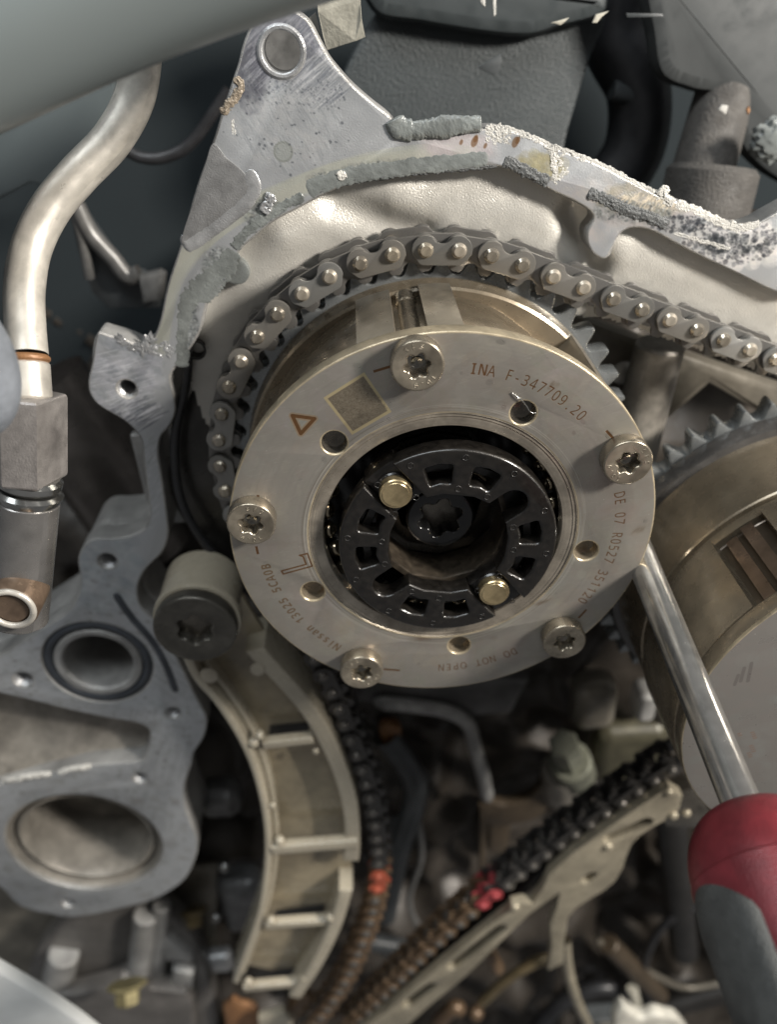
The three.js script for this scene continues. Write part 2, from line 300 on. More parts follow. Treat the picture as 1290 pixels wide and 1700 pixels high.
{
  const up = [[1330, 338], [1290, 353], [1261, 369], [1233, 377], [1198, 366], [1125, 334], [1090, 322], [991, 271], [915, 242], [880, 226], [840, 214], [804, 212], [760, 221], [700, 228], [668, 222], [651, 196], [618, 169], [585, 140], [560, 112], [546, 94], [530, 65], [514, 36], [494, 19], [471, 13], [448, 16], [430, 26], [416, 42], [403, 72], [395, 104], [388, 125], [369, 182], [356, 225], [325, 313], [299, 407], [277, 474], [265, 532], [256, 556], [247, 570], [232, 574], [218, 568], [203, 562], [180, 556], [163, 552], [157, 566], [152, 600], [145, 638], [149, 656], [161, 672], [182, 685], [204, 698], [221, 713], [233, 730], [237, 760], [244, 812], [248, 848], [245, 868], [236, 880], [218, 889], [186, 894], [155, 895], [139, 905], [129, 927], [131, 950], [133, 968], [122, 1002], [106, 1020], [87, 1033], [46, 1058], [0, 1086], [-60, 1120]];
  const low = [[-60, 1440], [0, 1473], [28, 1501], [56, 1513], [84, 1518], [112, 1523], [156, 1518], [195, 1509], [251, 1495], [301, 1465], [320, 1436], [328, 1398], [313, 1356], [307, 1335], [307, 1301], [318, 1268], [321, 1251], [338, 1224], [343, 1192], [325, 1156], [304, 1112], [280, 1066], [258, 1030], [238, 1012], [231, 1000], [228, 976], [238, 951], [252, 934], [268, 919], [280, 889], [277, 852], [270, 800], [263, 748], [268, 724], [284, 704], [292, 680], [288, 651], [283, 625], [300, 600], [318, 576], [333, 549], [341, 515], [350, 493], [369, 478], [384, 450], [399, 416], [423, 394], [455, 368], [504, 342], [543, 321], [586, 303], [632, 293], [684, 288], [767, 280], [826, 277], [865, 291], [896, 306], [921, 320], [960, 338], [986, 360], [975, 385], [976, 406], [988, 424], [1006, 430], [1018, 412], [1030, 390], [1046, 380], [1077, 382], [1134, 411], [1198, 442], [1330, 490]];
  const pocket = [[-58, 1140], [0, 1151], [56, 1164], [112, 1178], [167, 1190], [234, 1203], [247, 1212], [248, 1224], [240, 1257], [230, 1264], [195, 1267], [153, 1271], [84, 1283], [20, 1298], [-58, 1306]];
  const hole = (px, py, r, n = 48) => { const q = at(px, py, ZF); return circle(q[0], q[1], r * K, n); };
  const P1 = at(162, 1102, ZF), P2 = at(140, 1402, ZF);
  const face = smooth(outline([...up, ...low], ZF), 560);
  const holes = [hole(467, 86, 4.7), hole(210, 646, 2.7), hole(178, 932, 3.0), hole(38, 1129, 3.6), hole(287, 1184, 2.7), hole(232, 1292, 2.9), hole(112, 1500, 3.0), circle(P1[0], P1[1], 19.6 * K, 72), circle(P2[0], P2[1], 33 * K, 96), smooth(outline(pocket, ZF), 90)];
  part(casing, 'sealing_flange', plate(face, ZF, 9.5, 0.7, holes, 0.6, 3), [caseFace, M.castSide]);
  // screw holes: threaded walls going back
  for (const [px, py, r] of [[467, 86, 4.7], [210, 646, 2.7], [178, 932, 3], [38, 1129, 3.6], [287, 1184, 2.7], [232, 1292, 2.9], [112, 1500, 3]]) {
    const q = at(px, py, ZF), pr = [[r + 0.5, -0.1], [r, -0.9]];
    for (let i = 0; i < 14; i++) pr.push([r - 0.32, -1.3 - i * 0.9], [r + 0.05, -1.75 - i * 0.9]);
    if (px !== 467) pr.push([0.01, -16]); else pr.splice(2, 99, [r, -9.5]);
    const h = part(casing, 'threaded_hole', lathe(pr, 32), M.alu); h.position.set(q[0] * MM, q[1] * MM, ZF * MM); h.scale.setScalar(K);
  }
  const rimE = part(casing, 'ear_bushing', lathe([[4.5, -9], [4.5, 0.2], [4.8, 0.5], [5.4, 0.5], [5.9, 0.1], [6.1, -0.2]], 56), M.alu); { const q = at(467, 86, ZF); rimE.position.set(q[0] * MM, q[1] * MM, ZF * MM); rimE.scale.setScalar(K); }
  { const q = at(467, 88, ZF - 22); part(casing, 'ear_backing', (() => { const g = new THREE.CylinderGeometry(9 * MM, 9 * MM, 4 * MM, 40); g.rotateX(Math.PI / 2); g.translate(q[0] * MM, q[1] * MM, (ZF - 24) * MM); return boxUV(g); })(), M.darkAlu); }
  part(casing, 'step_ridge', bead(onPlane([[404, 286], [415, 300], [418, 314], [406, 334], [380, 356], [350, 378], [322, 398], [302, 408]], ZF), 5.4, 0.55, 0.06, 80), M.alu);
  part(casing, 'cut_edge', bead(onPlane([[389, 128], [398, 140], [394, 156], [378, 176], [368, 190]], ZF), 2.4, 0.5, 0.5, 50), mat([0.40, 0.33, 0.25], 0.6, 0.2, { bump: T.grain20, bs: 0.2 }));
  // inner skirt: from the flange's inner edge back to the rear wall
  const skirt = (pts, z0, z1, n, name, m, closed = false) => {
    const c = smooth(outline(pts, ZF), n, closed); if (closed) c.push(c[0].clone());
    const pos = [], idx = [], R = 6;
    c.forEach((p, i) => { for (let j = 0; j <= R; j++) pos.push(p.x, p.y, (z0 + (z1 - z0) * j / R) * MM); if (i) for (let j = 0; j < R; j++) { const q = i * (R + 1) + j, o = q - R - 1; idx.push(o, q, o + 1, o + 1, q, q + 1); } });
    const g = new THREE.BufferGeometry(); g.setAttribute('position', new THREE.Float32BufferAttribute(pos, 3)); g.setIndex(idx); g.computeVertexNormals();
    return part(casing, name, boxUV(g), m);
  };
  const i0 = low.findIndex((p) => p[0] === 258 && p[1] === 1030);
  skirt(low.slice(i0), ZF - 0.7, ZW - 12, 260, 'inner_wall', M.castSide);
  // thick lower body and bosses behind the face
  const body = smooth(outline([[-60, 1122], [0, 1088], [48, 1060], [88, 1035], [108, 1022], [124, 1003], [135, 968], [133, 948], [131, 928], [141, 907], [157, 897], [186, 896], [220, 891], [240, 880], [268, 919], [238, 951], [230, 976], [233, 1000], [258, 1031], [302, 1112], [341, 1192], [336, 1224], [318, 1251], [316, 1268], [305, 1301], [305, 1335], [311, 1356], [326, 1398], [318, 1436], [299, 1463], [251, 1493], [156, 1516], [84, 1516], [28, 1499], [-60, 1440]], ZF), 260);
  part(casing, 'lower_body', plate(body, ZF - 9.6, 22, 0.8, [smooth(outline(pocket, ZF), 90), circle(P1[0], P1[1], 12.8 * K, 72), circle(P2[0], P2[1], 27.2 * K, 96)], 0.6), M.castSide);
  part(casing, 'pocket_floor', (() => { const q = outline([[-70, 1120], [260, 1180], [262, 1275], [-70, 1320]], ZF), g = new THREE.PlaneGeometry(1, 1, 24, 12), p = g.attributes.position; for (let i = 0; i < p.count; i++) { const u = p.getX(i) + 0.5, v = 0.5 - p.getY(i), a = q[0].clone().lerp(q[1], u), b = q[3].clone().lerp(q[2], u), c = a.lerp(b, v); p.setXYZ(i, c.x, c.y, (ZF - 20 + 16 * v * v + 1.2 * nz(u * 5, v * 4, 2)) * MM); } g.computeVertexNormals(); return boxUV(g); })(), M.castDark);
  for (const [a, b, w] of [[[2, 1297], [86, 1284], 3.2], [[95, 1282], [152, 1271], 2.6]]) part(casing, 'flash_ridge', bead([at(...a, ZF - 0.5), at((a[0] + b[0]) / 2, (a[1] + b[1]) / 2 - 2, ZF), at(...b, ZF - 0.5)], w, 1.3, 0.35, 50), M.crust);
  // port 1: recessed O-ring round a raised collar; port 2: wide counterbore with a chalky floor
  const o1 = part(casing, 'port_collar', lathe([[19.8, -0.6], [19.6, -3.2], [16.0, -3.2], [15.8, -0.6], [15.3, -0.1], [13.4, -0.3], [12.6, -1.2], [12.6, -34], [0.01, -36]], 96), M.castSide); o1.position.set(P1[0] * MM, P1[1] * MM, ZF * MM); o1.scale.setScalar(K);
  const og = part(casing, 'rubber_ring', boxUV(new THREE.TorusGeometry(17.8 * MM, 1.85 * MM, 18, 96)), M.seal); og.position.set(P1[0] * MM, P1[1] * MM, (ZF - 1.9) * MM); og.scale.setScalar(K);
  const o2 = part(casing, 'port_counterbore', lathe([[33.2, -0.6], [32.6, -3.6], [31.2, -3.8], [31.0, -5.6], [29.0, -5.6], [28.8, -3.4], [27.8, -3.2], [27.2, -4.6], [27, -9], [26.5, -41]], 96), M.castDark); o2.position.set(P2[0] * MM, P2[1] * MM, ZF * MM); o2.scale.setScalar(K);
  const o3 = part(casing, 'port_floor', (() => { const g = new THREE.CircleGeometry(27 * MM, 64); g.translate(0, 0, -33 * MM); return boxUV(g); })(), mat([0.36, 0.33, 0.28], 0.7, 0.1, { map: T.speck45, bump: T.grain20, bs: 0.4 })); o3.position.set(P2[0] * MM, P2[1] * MM, ZF * MM); o3.scale.setScalar(K);
  // ledge on the left of the ear
  part(casing, 'ear_step', plate(smooth(outline([[354, 238], [376, 262], [398, 280], [412, 296], [416, 316], [404, 334], [352, 372], [316, 400], [302, 404], [322, 330], [340, 274]], ZF + 0.1), 70), ZF + 0.35, 0.6, 0.15), mat([0.30, 0.30, 0.30], 0.55, 0.4, { bump: T.grain20, bs: 0.1 }));
  // rear wall: sand-cast surface with swellings; only the area inside the case
  const wallEdge = outline([[318, 640], [318, 560], [340, 480], [384, 405], [440, 350], [520, 310], [620, 278], [700, 268], [820, 262], [900, 290], [990, 332], [1090, 366], [1200, 420], [1340, 480], [1340, 640], [1250, 612], [1120, 566], [1010, 528], [900, 520], [700, 620], [400, 760], [340, 700]], ZW);
  const inside = (x, y, poly) => { let c = false; for (let i = 0, j = poly.length - 1; i < poly.length; j = i++) { const a = poly[i], b = poly[j]; if ((a.y > y) !== (b.y > y) && x < (b.x - a.x) * (y - a.y) / (b.y - a.y) + a.x) c = !c; } return c; };
  const seg = (x, y, a, b) => { const p = at(...a, ZW), q = at(...b, ZW), dx = q[0] - p[0], dy = q[1] - p[1], t = Math.max(0, Math.min(1, ((x - p[0]) * dx + (y - p[1]) * dy) / (dx * dx + dy * dy))); return Math.hypot(x - p[0] - t * dx, y - p[1] - t * dy); };
  const bump = (d, w) => Math.exp(-d * d / (w * w));
  const lobeC = at(1000, 400, ZW);
  const hgt = (x, y) => {
    let h = -2.6 * bump(seg(x, y, [560, 335], [700, 385]), 5) + 2.6 * bump(seg(x, y, [470, 370], [640, 330]), 9) + 2.2 * bump(seg(x, y, [470, 400], [420, 470]), 10) + 2.2 * bump(seg(x, y, [700, 330], [900, 350]), 12);
    h += -4 * bump(seg(x, y, [950, 352], [985, 440]), 4.5) + 2.4 * bump(seg(x, y, [1050, 412], [1300, 490]), 11) + 2 * bump(Math.hypot(x - lobeC[0], y - lobeC[1]), 9);
    return h + 0.25 * nz(x * 0.05, y * 0.05, 3) + 0.05 * nz(x * 0.4, y * 0.4, 8);
  };
  const pos = [], idx = [], id = new Map(), st = 0.8;
  const key = (i, j) => { const k = i * 4096 + j; if (!id.has(k)) { const x = -125 + i * st, y = -60 + j * st; id.set(k, pos.length / 3); pos.push(x * MM, y * MM, (ZW + hgt(x, y)) * MM); } return id.get(k); };
  for (let i = 0; i < 380; i++) for (let j = 0; j < 230; j++) if (inside((-125 + (i + 0.5) * st) * MM, (-60 + (j + 0.5) * st) * MM, wallEdge)) { const a = key(i, j), b = key(i + 1, j), c = key(i + 1, j + 1), d = key(i, j + 1); idx.push(a, b, c, a, c, d); }
  const wg = new THREE.BufferGeometry(); wg.setAttribute('position', new THREE.Float32BufferAttribute(pos, 3)); wg.setIndex(idx); wg.computeVertexNormals();
  part(casing, 'rear_wall', boxUV(wg), M.cast);
  // half-round tab by the groove on the left and the chipped web on the right
  part(casing, 'flange_tab', plate(smooth(outline([[378, 468], [384, 448], [398, 432], [410, 442], [414, 456], [408, 468], [396, 473]], ZF - 1.5), 40), ZF - 1.5, 8, 0.6), M.rtv);
  part(casing, 'torn_web', plate(smooth(outline([[984, 372], [1002, 368], [1030, 366], [1042, 376], [1022, 402], [1014, 426], [1000, 430], [986, 418], [977, 398], [976, 384]], ZF - 2), 50), ZF - 2, 10, 1.2), M.alu);
  // sealant left on the sealing face
  const S = (pts, w, h, rough, m, name, lift = 0, n = 140) => part(casing, name, bead(onPlane(pts, ZF + lift), typeof w === 'function' ? (t) => w(t) * K : w * K, h * (m === M.crust ? 0.22 : 0.34), rough * 0.6, n, 16, 0.5), m);
  S([[300, 610], [302, 560], [312, 500], [326, 486], [352, 462], [372, 440], [388, 414]], (t) => 4.2 + 4.2 * bump((t - 0.68) * 4, 0.9), 0.7, 0.35, M.rtv, 'sealant_bead');
  S([[386, 412], [410, 384], [440, 360], [470, 342], [505, 326]], 3.0, 0.9, 0.5, M.rtv, 'sealant_bead');
  S([[508, 316], [540, 303], [575, 292], [640, 282], [700, 274], [760, 268], [812, 262]], (t) => 4.8 - 0.8 * t, 0.9, 0.3, M.rtv, 'sealant_bead');
  S([[512, 326], [535, 314], [560, 304], [640, 291], [700, 284], [760, 279], [830, 272]], 1.9, 1.5, 0.6, M.rtvDark, 'sealant_bead', -0.4);
  S([[836, 268], [860, 276], [890, 292], [912, 302]], 3.0, 1.2, 0.6, M.rtvDark, 'sealant_bead');
  S([[976, 320], [1004, 330], [1040, 348], [1080, 362], [1110, 374]], 3.2, 1.5, 0.65, M.rtvDark, 'sealant_bead');
  S([[654, 196], [662, 212], [684, 216], [720, 213], [738, 211], [760, 208], [800, 206]], (t) => t < 0.25 ? 5.2 : 4.4 + 1.2 * bump((t - 0.6) * 8, 1) - 1.2 * Math.max(0, t - 0.65), 3.2, 0.16, M.rtv, 'sealant_lump', 0.3, 180);
  S([[448, 354], [440, 345], [446, 336], [452, 322]], 2.6, 1.6, 0.9, M.alu, 'sealant_flake', 0.5, 40);
  S([[384, 196], [387, 210], [389, 226]], 1.6, 0.8, 0.6, M.crust, 'sealant_flake', 0, 30); S([[561, 285], [566, 292], [574, 288]], 2.0, 0.9, 0.8, M.crust, 'sealant_flake', 0.4, 30);
  // dried white paste on the upper edge, right
  S([[806, 214], [816, 226], [812, 238]], 4.6, 0.8, 0.7, M.crust, 'white_paste', 0, 50); S([[820, 222], [838, 228], [850, 226]], 4.2, 0.7, 0.8, M.crust, 'white_paste', 0, 50);
  S([[806, 213], [840, 215], [880, 228], [915, 244]], 1.6, 0.5, 0.6, M.crust, 'white_paste', -0.2); S([[917, 244], [920, 270], [921, 302]], 2.2, 1.2, 0.8, M.crust, 'white_paste', 0, 60); S([[930, 256], [936, 276], [932, 298]], 3.6, 0.8, 0.9, M.crust, 'white_paste', 0, 60);
  S([[915, 244], [990, 272], [1060, 308], [1098, 326]], 1.7, 0.5, 0.6, M.crust, 'white_paste', -0.2); S([[1094, 326], [1104, 314], [1106, 330], [1120, 338]], 2.2, 1.6, 0.9, M.crust, 'white_paste', 0, 60); S([[1122, 338], [1160, 352], [1200, 372], [1232, 380], [1262, 372]], 2.4, 1.0, 0.6, M.crust, 'white_paste', 0);
  S([[1118, 386], [1150, 396], [1180, 404], [1214, 414]], 1.4, 0.9, 0.7, M.crust, 'white_paste');
  
  // torn aluminium burr beside the stripped boss
  const crumbs = (list, name, m) => part(casing, name, mergeGeometries(list.map(([x, y, sz, fl = 0.2]) => { const g = new THREE.IcosahedronGeometry(sz * MM, 1), p = g.attributes.position, q = at(x, y, ZF), ang = rnd() * 6.3, ca = Math.cos(ang), sa = Math.sin(ang), o = rnd() * 50; for (let i = 0; i < p.count; i++) { const X = p.getX(i), Y = p.getY(i), Z = p.getZ(i), k = 1 + 1.1 * nz(X / MM / sz * 1.7 + o, Y / MM / sz * 1.7, Z / MM / sz * 1.7 + o); p.setXYZ(i, q[0] * MM + (X * ca * 1.5 - Y * sa * 0.7) * k, q[1] * MM + (X * sa * 1.5 + Y * ca * 0.7) * k, q[2] * MM + Z * k * fl); } g.computeVertexNormals(); return boxUV(g); })), m);
  const trail = (pts, n, size, jit) => { const o = []; for (let i = 0; i < n; i++) { const t = rnd() * (pts.length - 1), k = Math.floor(t), f = t - k, a = pts[k], b = pts[Math.min(k + 1, pts.length - 1)]; o.push([a[0] + (b[0] - a[0]) * f + (rnd() - 0.5) * jit, a[1] + (b[1] - a[1]) * f + (rnd() - 0.5) * jit, size * (0.4 + rnd())]); } return o; };
  crumbs([...trail([[196, 562], [226, 578], [268, 584]], 30, 0.9, 12), ...trail([[236, 574], [246, 556], [262, 566], [282, 584]], 18, 0.8, 9)], 'metal_burr', M.alu);
  crumbs(trail([[806, 214], [840, 216], [880, 229], [915, 245], [990, 273], [1098, 327]], 40, 0.4, 6), 'white_crumb', M.crust); crumbs([...trail([[919, 246], [924, 300]], 20, 0.6, 14), ...trail([[808, 218], [850, 230]], 16, 0.55, 12), ...trail([[1096, 326], [1112, 334], [1200, 370], [1262, 374]], 26, 0.55, 7)], 'white_crumb', M.crust);
  crumbs([...trail([[520, 322], [600, 296], [700, 282], [830, 272]], 16, 0.4, 8), ...trail([[388, 412], [440, 362], [500, 328]], 14, 0.4, 8), ...trail([[354, 470], [372, 440], [388, 424]], 18, 0.5, 14)], 'sealant_crumb', M.rtv);
  crumbs(trail([[980, 322], [1040, 348], [1108, 374]], 24, 0.55, 9), 'sealant_crumb', M.rtvDark);
  part(casing, 'boss_top', plate(smooth(outline([[163, 553], [200, 562], [216, 570], [222, 600], [200, 640], [160, 640], [152, 600]], ZF - 9.6), 50), ZF - 9.7, 5, 0.8), M.cast);
  // rubber seal in its groove beside the ports
  part(casing, 'rubber_seal_strip', bead(onPlane([[190, 984], [204, 1006], [222, 1030], [244, 1054], [262, 1080], [278, 1112], [292, 1150]], ZF), 3.1, 0.9, 0.1, 80), M.seal);
}

// ------------------------------------------------------------------ the near cam phaser
const PHI_BOLT = 96.4, PHI_HOLE = 59.8, R_BOLT = 55.4, R_HOLE = 43.7, HEAD = 4.85;
const plateMarks = (g, X, Y, k, relief) => {
  const rgb = relief ? (r, gg, b, a = 1) => { const v = r + gg + b > 420 ? 150 : 96; return `rgba(${v},${v},${v},${Math.min(1, a * 0.55)})`; } : rgbA;
  g.fillStyle = relief ? 'rgb(128,128,128)' : rgb(147, 142, 134); g.fillRect(0, 0, 2048, 2048);
  const mm = (px, py) => at(px, py, 0);
  // handling marks, dried oil and fine scratches in the ground face
  for (let i = 0; i < 1500; i++) {
    const x = rnd() * 2048, y = rnd() * 2048, r = 12 + rnd() * 80, a = 0.015 + rnd() * 0.035;
    g.fillStyle = rnd() < 0.5 ? rgb(206, 198, 182, a) : rgb(140, 126, 104, a);
    g.beginPath(); g.ellipse(x, y, r, r * (0.25 + rnd() * 0.5), rnd() * 3.1, 0, 6.3); g.fill();
  }
  for (let i = 0; i < 2600; i++) {
    const x = rnd() * 2048, y = rnd() * 2048, l = 10 + rnd() * 60, a = 0.25 + 0.5 * (rnd() - 0.5);
    g.strokeStyle = rnd() < 0.5 ? rgb(214, 208, 198, 0.16) : rgb(104, 96, 84, 0.14); g.lineWidth = 0.8 + rnd();
    g.beginPath(); g.moveTo(x, y); g.lineTo(x + l * Math.cos(a), y - l * Math.sin(a)); g.stroke();
  }
  // turned rings near the bore
  for (let i = 0; i < 70; i++) {
    const r = (36.5 + rnd() * 5.5) * k, a = rnd() * 6.3, w = 0.4 + rnd() * 2.2;
    g.strokeStyle = rnd() < 0.45 ? rgb(226, 220, 208, 0.3) : rgb(84, 74, 60, 0.3); g.lineWidth = 1 + rnd() * 1.6;
    g.beginPath(); g.arc(1024, 1024, r, a, a + w); g.stroke();
  }
  // rubbed patches: dark smears at the lower right, tracks beside the left bolt
  for (let i = 0; i < 160; i++) {
    const [x, y] = mm(930 + rnd() * 60, 780 + rnd() * 110), l = 4 + rnd() * 22;
    g.strokeStyle = rgb(110, 96, 74, 0.14); g.lineWidth = 1 + rnd() * 1.4; g.beginPath(); g.moveTo(X(x), Y(y)); g.lineTo(X(x) + l * 0.2, Y(y) + l); g.stroke();
  }
  for (let i = 0; i < 130; i++) {
    const [x, y] = mm(465 + rnd() * 60, 880 + rnd() * 60), l = 6 + rnd() * 30;
    g.strokeStyle = rgb(116, 104, 86, 0.13); g.lineWidth = 1 + rnd(); g.beginPath(); g.moveTo(X(x), Y(y)); g.lineTo(X(x) + l, Y(y) - l * 0.25); g.stroke();
  }
  for (const [px, py, w, h, a] of [[900, 1000, 60, 9, -0.5], [860, 1012, 46, 8, -0.4], [1062, 880, 50, 9, -0.8], [640, 1040, 60, 12, 0.3], [700, 1060, 60, 10, 0.1], [920, 640, 36, 7, -1]]) {
    const [x, y] = mm(px, py);
    for (let i = 0; i < 22; i++) { g.fillStyle = rgb(104, 92, 68, 0.06); g.beginPath(); g.ellipse(X(x) + (rnd() - 0.5) * w, Y(y) + (rnd() - 0.5) * h * 2, w * (0.2 + 0.6 * rnd()), h * (0.3 + rnd()), a, 0, 6.3); g.fill(); }
  }
  for (let i = 0; i < 260; i++) { g.fillStyle = rnd() < 0.35 ? rgb(240, 232, 214, 0.5) : rgb(84, 72, 56, 0.3); g.fillRect(rnd() * 2048, rnd() * 2048, 1.5 + rnd() * 2, 1.5 + rnd() * 2); }
  // laser marks, all read clockwise with their tops outward
  const ink = relief ? 'rgba(40,40,40,0.9)' : rgb(100, 70, 44, 0.92);
  function arcText(s, r, a0, a1, size, style = ink, weight = '') {
    g.save(); g.fillStyle = style; g.strokeStyle = style; g.font = `${weight}${size * k}px sans-serif`; g.textAlign = 'center'; g.textBaseline = 'middle';
    for (let i = 0; i < s.length; i++) {
      const a = rad(a0 + (a1 - a0) * i / (s.length - 1));
      g.save(); g.translate(X(r * Math.cos(a)), Y(r * Math.sin(a))); g.rotate(Math.PI / 2 - a); g.scale(0.82, 1); g.fillText(s[i], 0, 0); g.restore();
    }
    g.restore();
  }
  arcText('INA F-347709.20', 52.1, 80.5, 43.6, 4.3);
  arcText('IN', 52.1, 80.5, 77.8, 4.3, rgb(104, 74, 48, 0.6), 'bold ');
  arcText('DE 07 R0527 351120', 51.7, 11, -33.3, 4.3);
  arcText('DO NOT OPEN', 52.6, -65, -91.6, 4.0);
  arcText('Nissan 13025 5CA0B', 53.3, -130.5, -172.3, 4.0, rgb(110, 88, 66, 0.85), 'bold ');
  const path = (pts, close, w, style = ink) => { g.strokeStyle = style; g.lineWidth = w * k; g.lineJoin = 'round'; g.beginPath(); pts.forEach(([px, py], i) => { const [x, y] = mm(px, py); if (i) g.lineTo(X(x), Y(y)); else g.moveTo(X(x), Y(y)); }); if (close) g.closePath(); g.stroke(); };
  const tri = [[485, 690], [522, 695], [499, 720]];
  path(tri, true, 1.9, rgb(150, 118, 84, 0.45)); path(tri, true, 1.0);
  path([[497, 922], [510, 919], [518, 940], [470, 953], [467, 948], [508, 937], [503, 924]], true, 0.5);
  for (const [a, b] of [[[620, 617], [650, 608]], [[1007, 715], [1018, 727]], [[974, 1012], [961, 1026]], [[637, 1111], [664, 1113]], [[425, 907], [428, 920]], [[428, 822], [428, 830]]]) path([a, b], false, 0.7);
  // the etched square left of the top bolt: its pale border and grey field only
  const quad = (pts, style) => { g.fillStyle = style; g.beginPath(); pts.forEach(([px, py], i) => { const [x, y] = mm(px, py); if (i) g.lineTo(X(x), Y(y)); else g.moveTo(X(x), Y(y)); }); g.closePath(); g.fill(); };
  const grow = (q, s) => { const c = [0, 1].map((i) => q.reduce((t, p) => t + p[i] / 4, 0)); return q.map((p) => [c[0] + (p[0] - c[0]) * s, c[1] + (p[1] - c[1]) * s]); };
  const sq = [[540, 661], [604, 621], [647, 683], [585, 719]];
  quad(grow(sq, 1.06), rgb(186, 170, 132, 0.9)); quad(grow(sq, 0.93), rgb(122, 112, 98, 0.95));
  for (let i = 0; i < 2600; i++) {
    const u = 0.06 + 0.88 * rnd(), v = 0.06 + 0.88 * rnd(), p = [0, 1].map((j) => sq[0][j] + (sq[1][j] - sq[0][j]) * u + (sq[3][j] - sq[0][j]) * v), [x, y] = mm(...p);
    g.fillStyle = rnd() < 0.5 ? rgb(146, 136, 120, 0.25) : rgb(92, 84, 74, 0.25); g.fillRect(X(x), Y(y), 3 + rnd() * 5, 2 + rnd() * 3);
  }
};
const plateTex = canvasTex(2048, 126, 0, 0, (g, X, Y, k) => plateMarks(g, X, Y, k, false));
const plateRelief = canvasTex(2048, 126, 0, 0, (g, X, Y, k) => plateMarks(g, X, Y, k, true)); plateRelief.colorSpace = THREE.NoColorSpace;
const plateGloss = canvasTex(1024, 126, 0, 0, (g, X, Y, k) => {   // how polished, wiped or oily the face is
  g.fillStyle = 'rgb(150,150,150)'; g.fillRect(0, 0, 1024, 1024);
  for (let i = 0; i < 700; i++) { const v = Math.floor(90 + 130 * rnd()); g.fillStyle = `rgba(${v},${v},${v},0.10)`; g.beginPath(); g.ellipse(rnd() * 1024, rnd() * 1024, 10 + rnd() * 70, 4 + rnd() * 26, rnd() * 3.1, 0, 6.3); g.fill(); }
  for (let i = 0; i < 420; i++) { const v = rnd() < 0.6 ? 70 : 215, x = rnd() * 1024, y = rnd() * 1024, l = 20 + rnd() * 120, a = rnd() * 6.3; g.strokeStyle = `rgba(${v},${v},${v},0.22)`; g.lineWidth = 0.6 + rnd() * 2.4; g.beginPath(); g.moveTo(x, y); g.quadraticCurveTo(x + l * 0.5 * Math.cos(a) + 10, y + l * 0.5 * Math.sin(a), x + l * Math.cos(a), y + l * Math.sin(a)); g.stroke(); }
  for (let i = 0; i < 260; i++) { const v = rnd() < 0.5 ? 60 : 200, r = (36 + rnd() * 26) * k, a = rnd() * 6.3; g.strokeStyle = `rgba(${v},${v},${v},0.16)`; g.lineWidth = 0.8 + rnd() * 2; g.beginPath(); g.arc(512, 512, r, a, a + 0.3 + rnd() * 1.6); g.stroke(); }
  for (let i = 0; i < 60; i++) { const x = rnd() * 1024, y = rnd() * 1024, r = 3 + rnd() * 9; g.fillStyle = 'rgba(40,40,40,0.5)'; g.beginPath(); g.ellipse(x, y, r, r * (0.5 + rnd() * 0.5), rnd() * 3, 0, 6.3); g.fill(); }
}); plateGloss.colorSpace = THREE.NoColorSpace;
const plateFace = new THREE.MeshStandardMaterial({ map: plateTex, roughness: 0.78, metalness: 0.7, roughnessMap: plateGloss, bumpMap: plateRelief, bumpScale: 0.09 * MM });

const headTex = canvasTex(512, 16, 0, 0, (g, X, Y, k) => {
  g.fillStyle = rgb(128, 128, 128); g.fillRect(0, 0, 512, 512);
  g.fillStyle = rgb(255, 255, 255); g.font = `bold ${1.75 * k}px sans-serif`; g.textAlign = 'center'; g.textBaseline = 'middle';
  for (const [s, a0, st] of [['SFS', 112, -22], ['10.9', -48, -19]]) for (let i = 0; i < s.length; i++) {
    const a = rad(a0 + st * i); g.save(); g.translate(X(5.15 * Math.cos(a)), Y(5.15 * Math.sin(a))); g.rotate(Math.PI / 2 - a); g.fillText(s[i], 0, 0); g.restore();
  }
});
headTex.colorSpace = THREE.NoColorSpace;
const headMat = new THREE.MeshStandardMaterial({ color: M.bolt.color, roughness: 0.42, metalness: 0.8, map: T.blotch40, roughnessMap: T.rough30, bumpMap: headTex, bumpScale: 3 * MM });
const headGeo = (() => {
  const g = plate(circle(0, 0, 6.85, 64), HEAD, HEAD - 0.02, 0.55, [torx(3.5, 2.55)], 0.8, 3);
  return g;
})();
const socketGeo = mergeGeometries([
  boxUV(new THREE.ExtrudeGeometry(new THREE.Shape(torx(3.6, 2.65)), { depth: 0.1 * MM, bevelEnabled: false })),
  (() => { const g = lathe([[1.5, 0.25], [0.01, -0.6]], 24); g.translate(0, 0, 0.4 * MM); return g; })(),
].map((g) => { const q = g.index ? g.toNonIndexed() : g; for (const n of Object.keys(q.attributes)) if (!['position', 'normal', 'uv'].includes(n)) q.deleteAttribute(n); return q; }));

function phaserBolt(parent, x, y, turn, label) {
  const b = part(parent, 'torx_bolt', headGeo, [headMat, M.bolt], label);
  b.position.set(x * MM, y * MM, 0); b.rotation.z = turn;
  const s = part(b, 'torx_socket', socketGeo, M.socket); s.position.z = 1.7 * MM;
  return b;
}
const SPR_R = 62.3, SPR_N = 46;
function sprocketPts(gapDeg) {
  const prof = [[-0.47, 67.5], [-0.43, 67.3], [-0.38, 66.6], [-0.3, 65.2], [-0.22, 63.7], [-0.15, 62.75], [-0.08, 62.36], [0, 62.25], [0.08, 62.36], [0.15, 62.75], [0.22, 63.7], [0.3, 65.2], [0.38, 66.6], [0.43, 67.3], [0.47, 67.5]], out = [];
  for (let i = 0; i < SPR_N; i++) for (const [f, r] of prof) { const a = rad(gapDeg + (i + f) * 360 / SPR_N); out.push(new THREE.Vector2(r * Math.cos(a) * MM, r * Math.sin(a) * MM)); }
  return out;
}
const phaser = thing('cam_phaser', 'round steel cam phaser plate with five torx bolts and engraved lettering, in the centre', 'cam phaser');
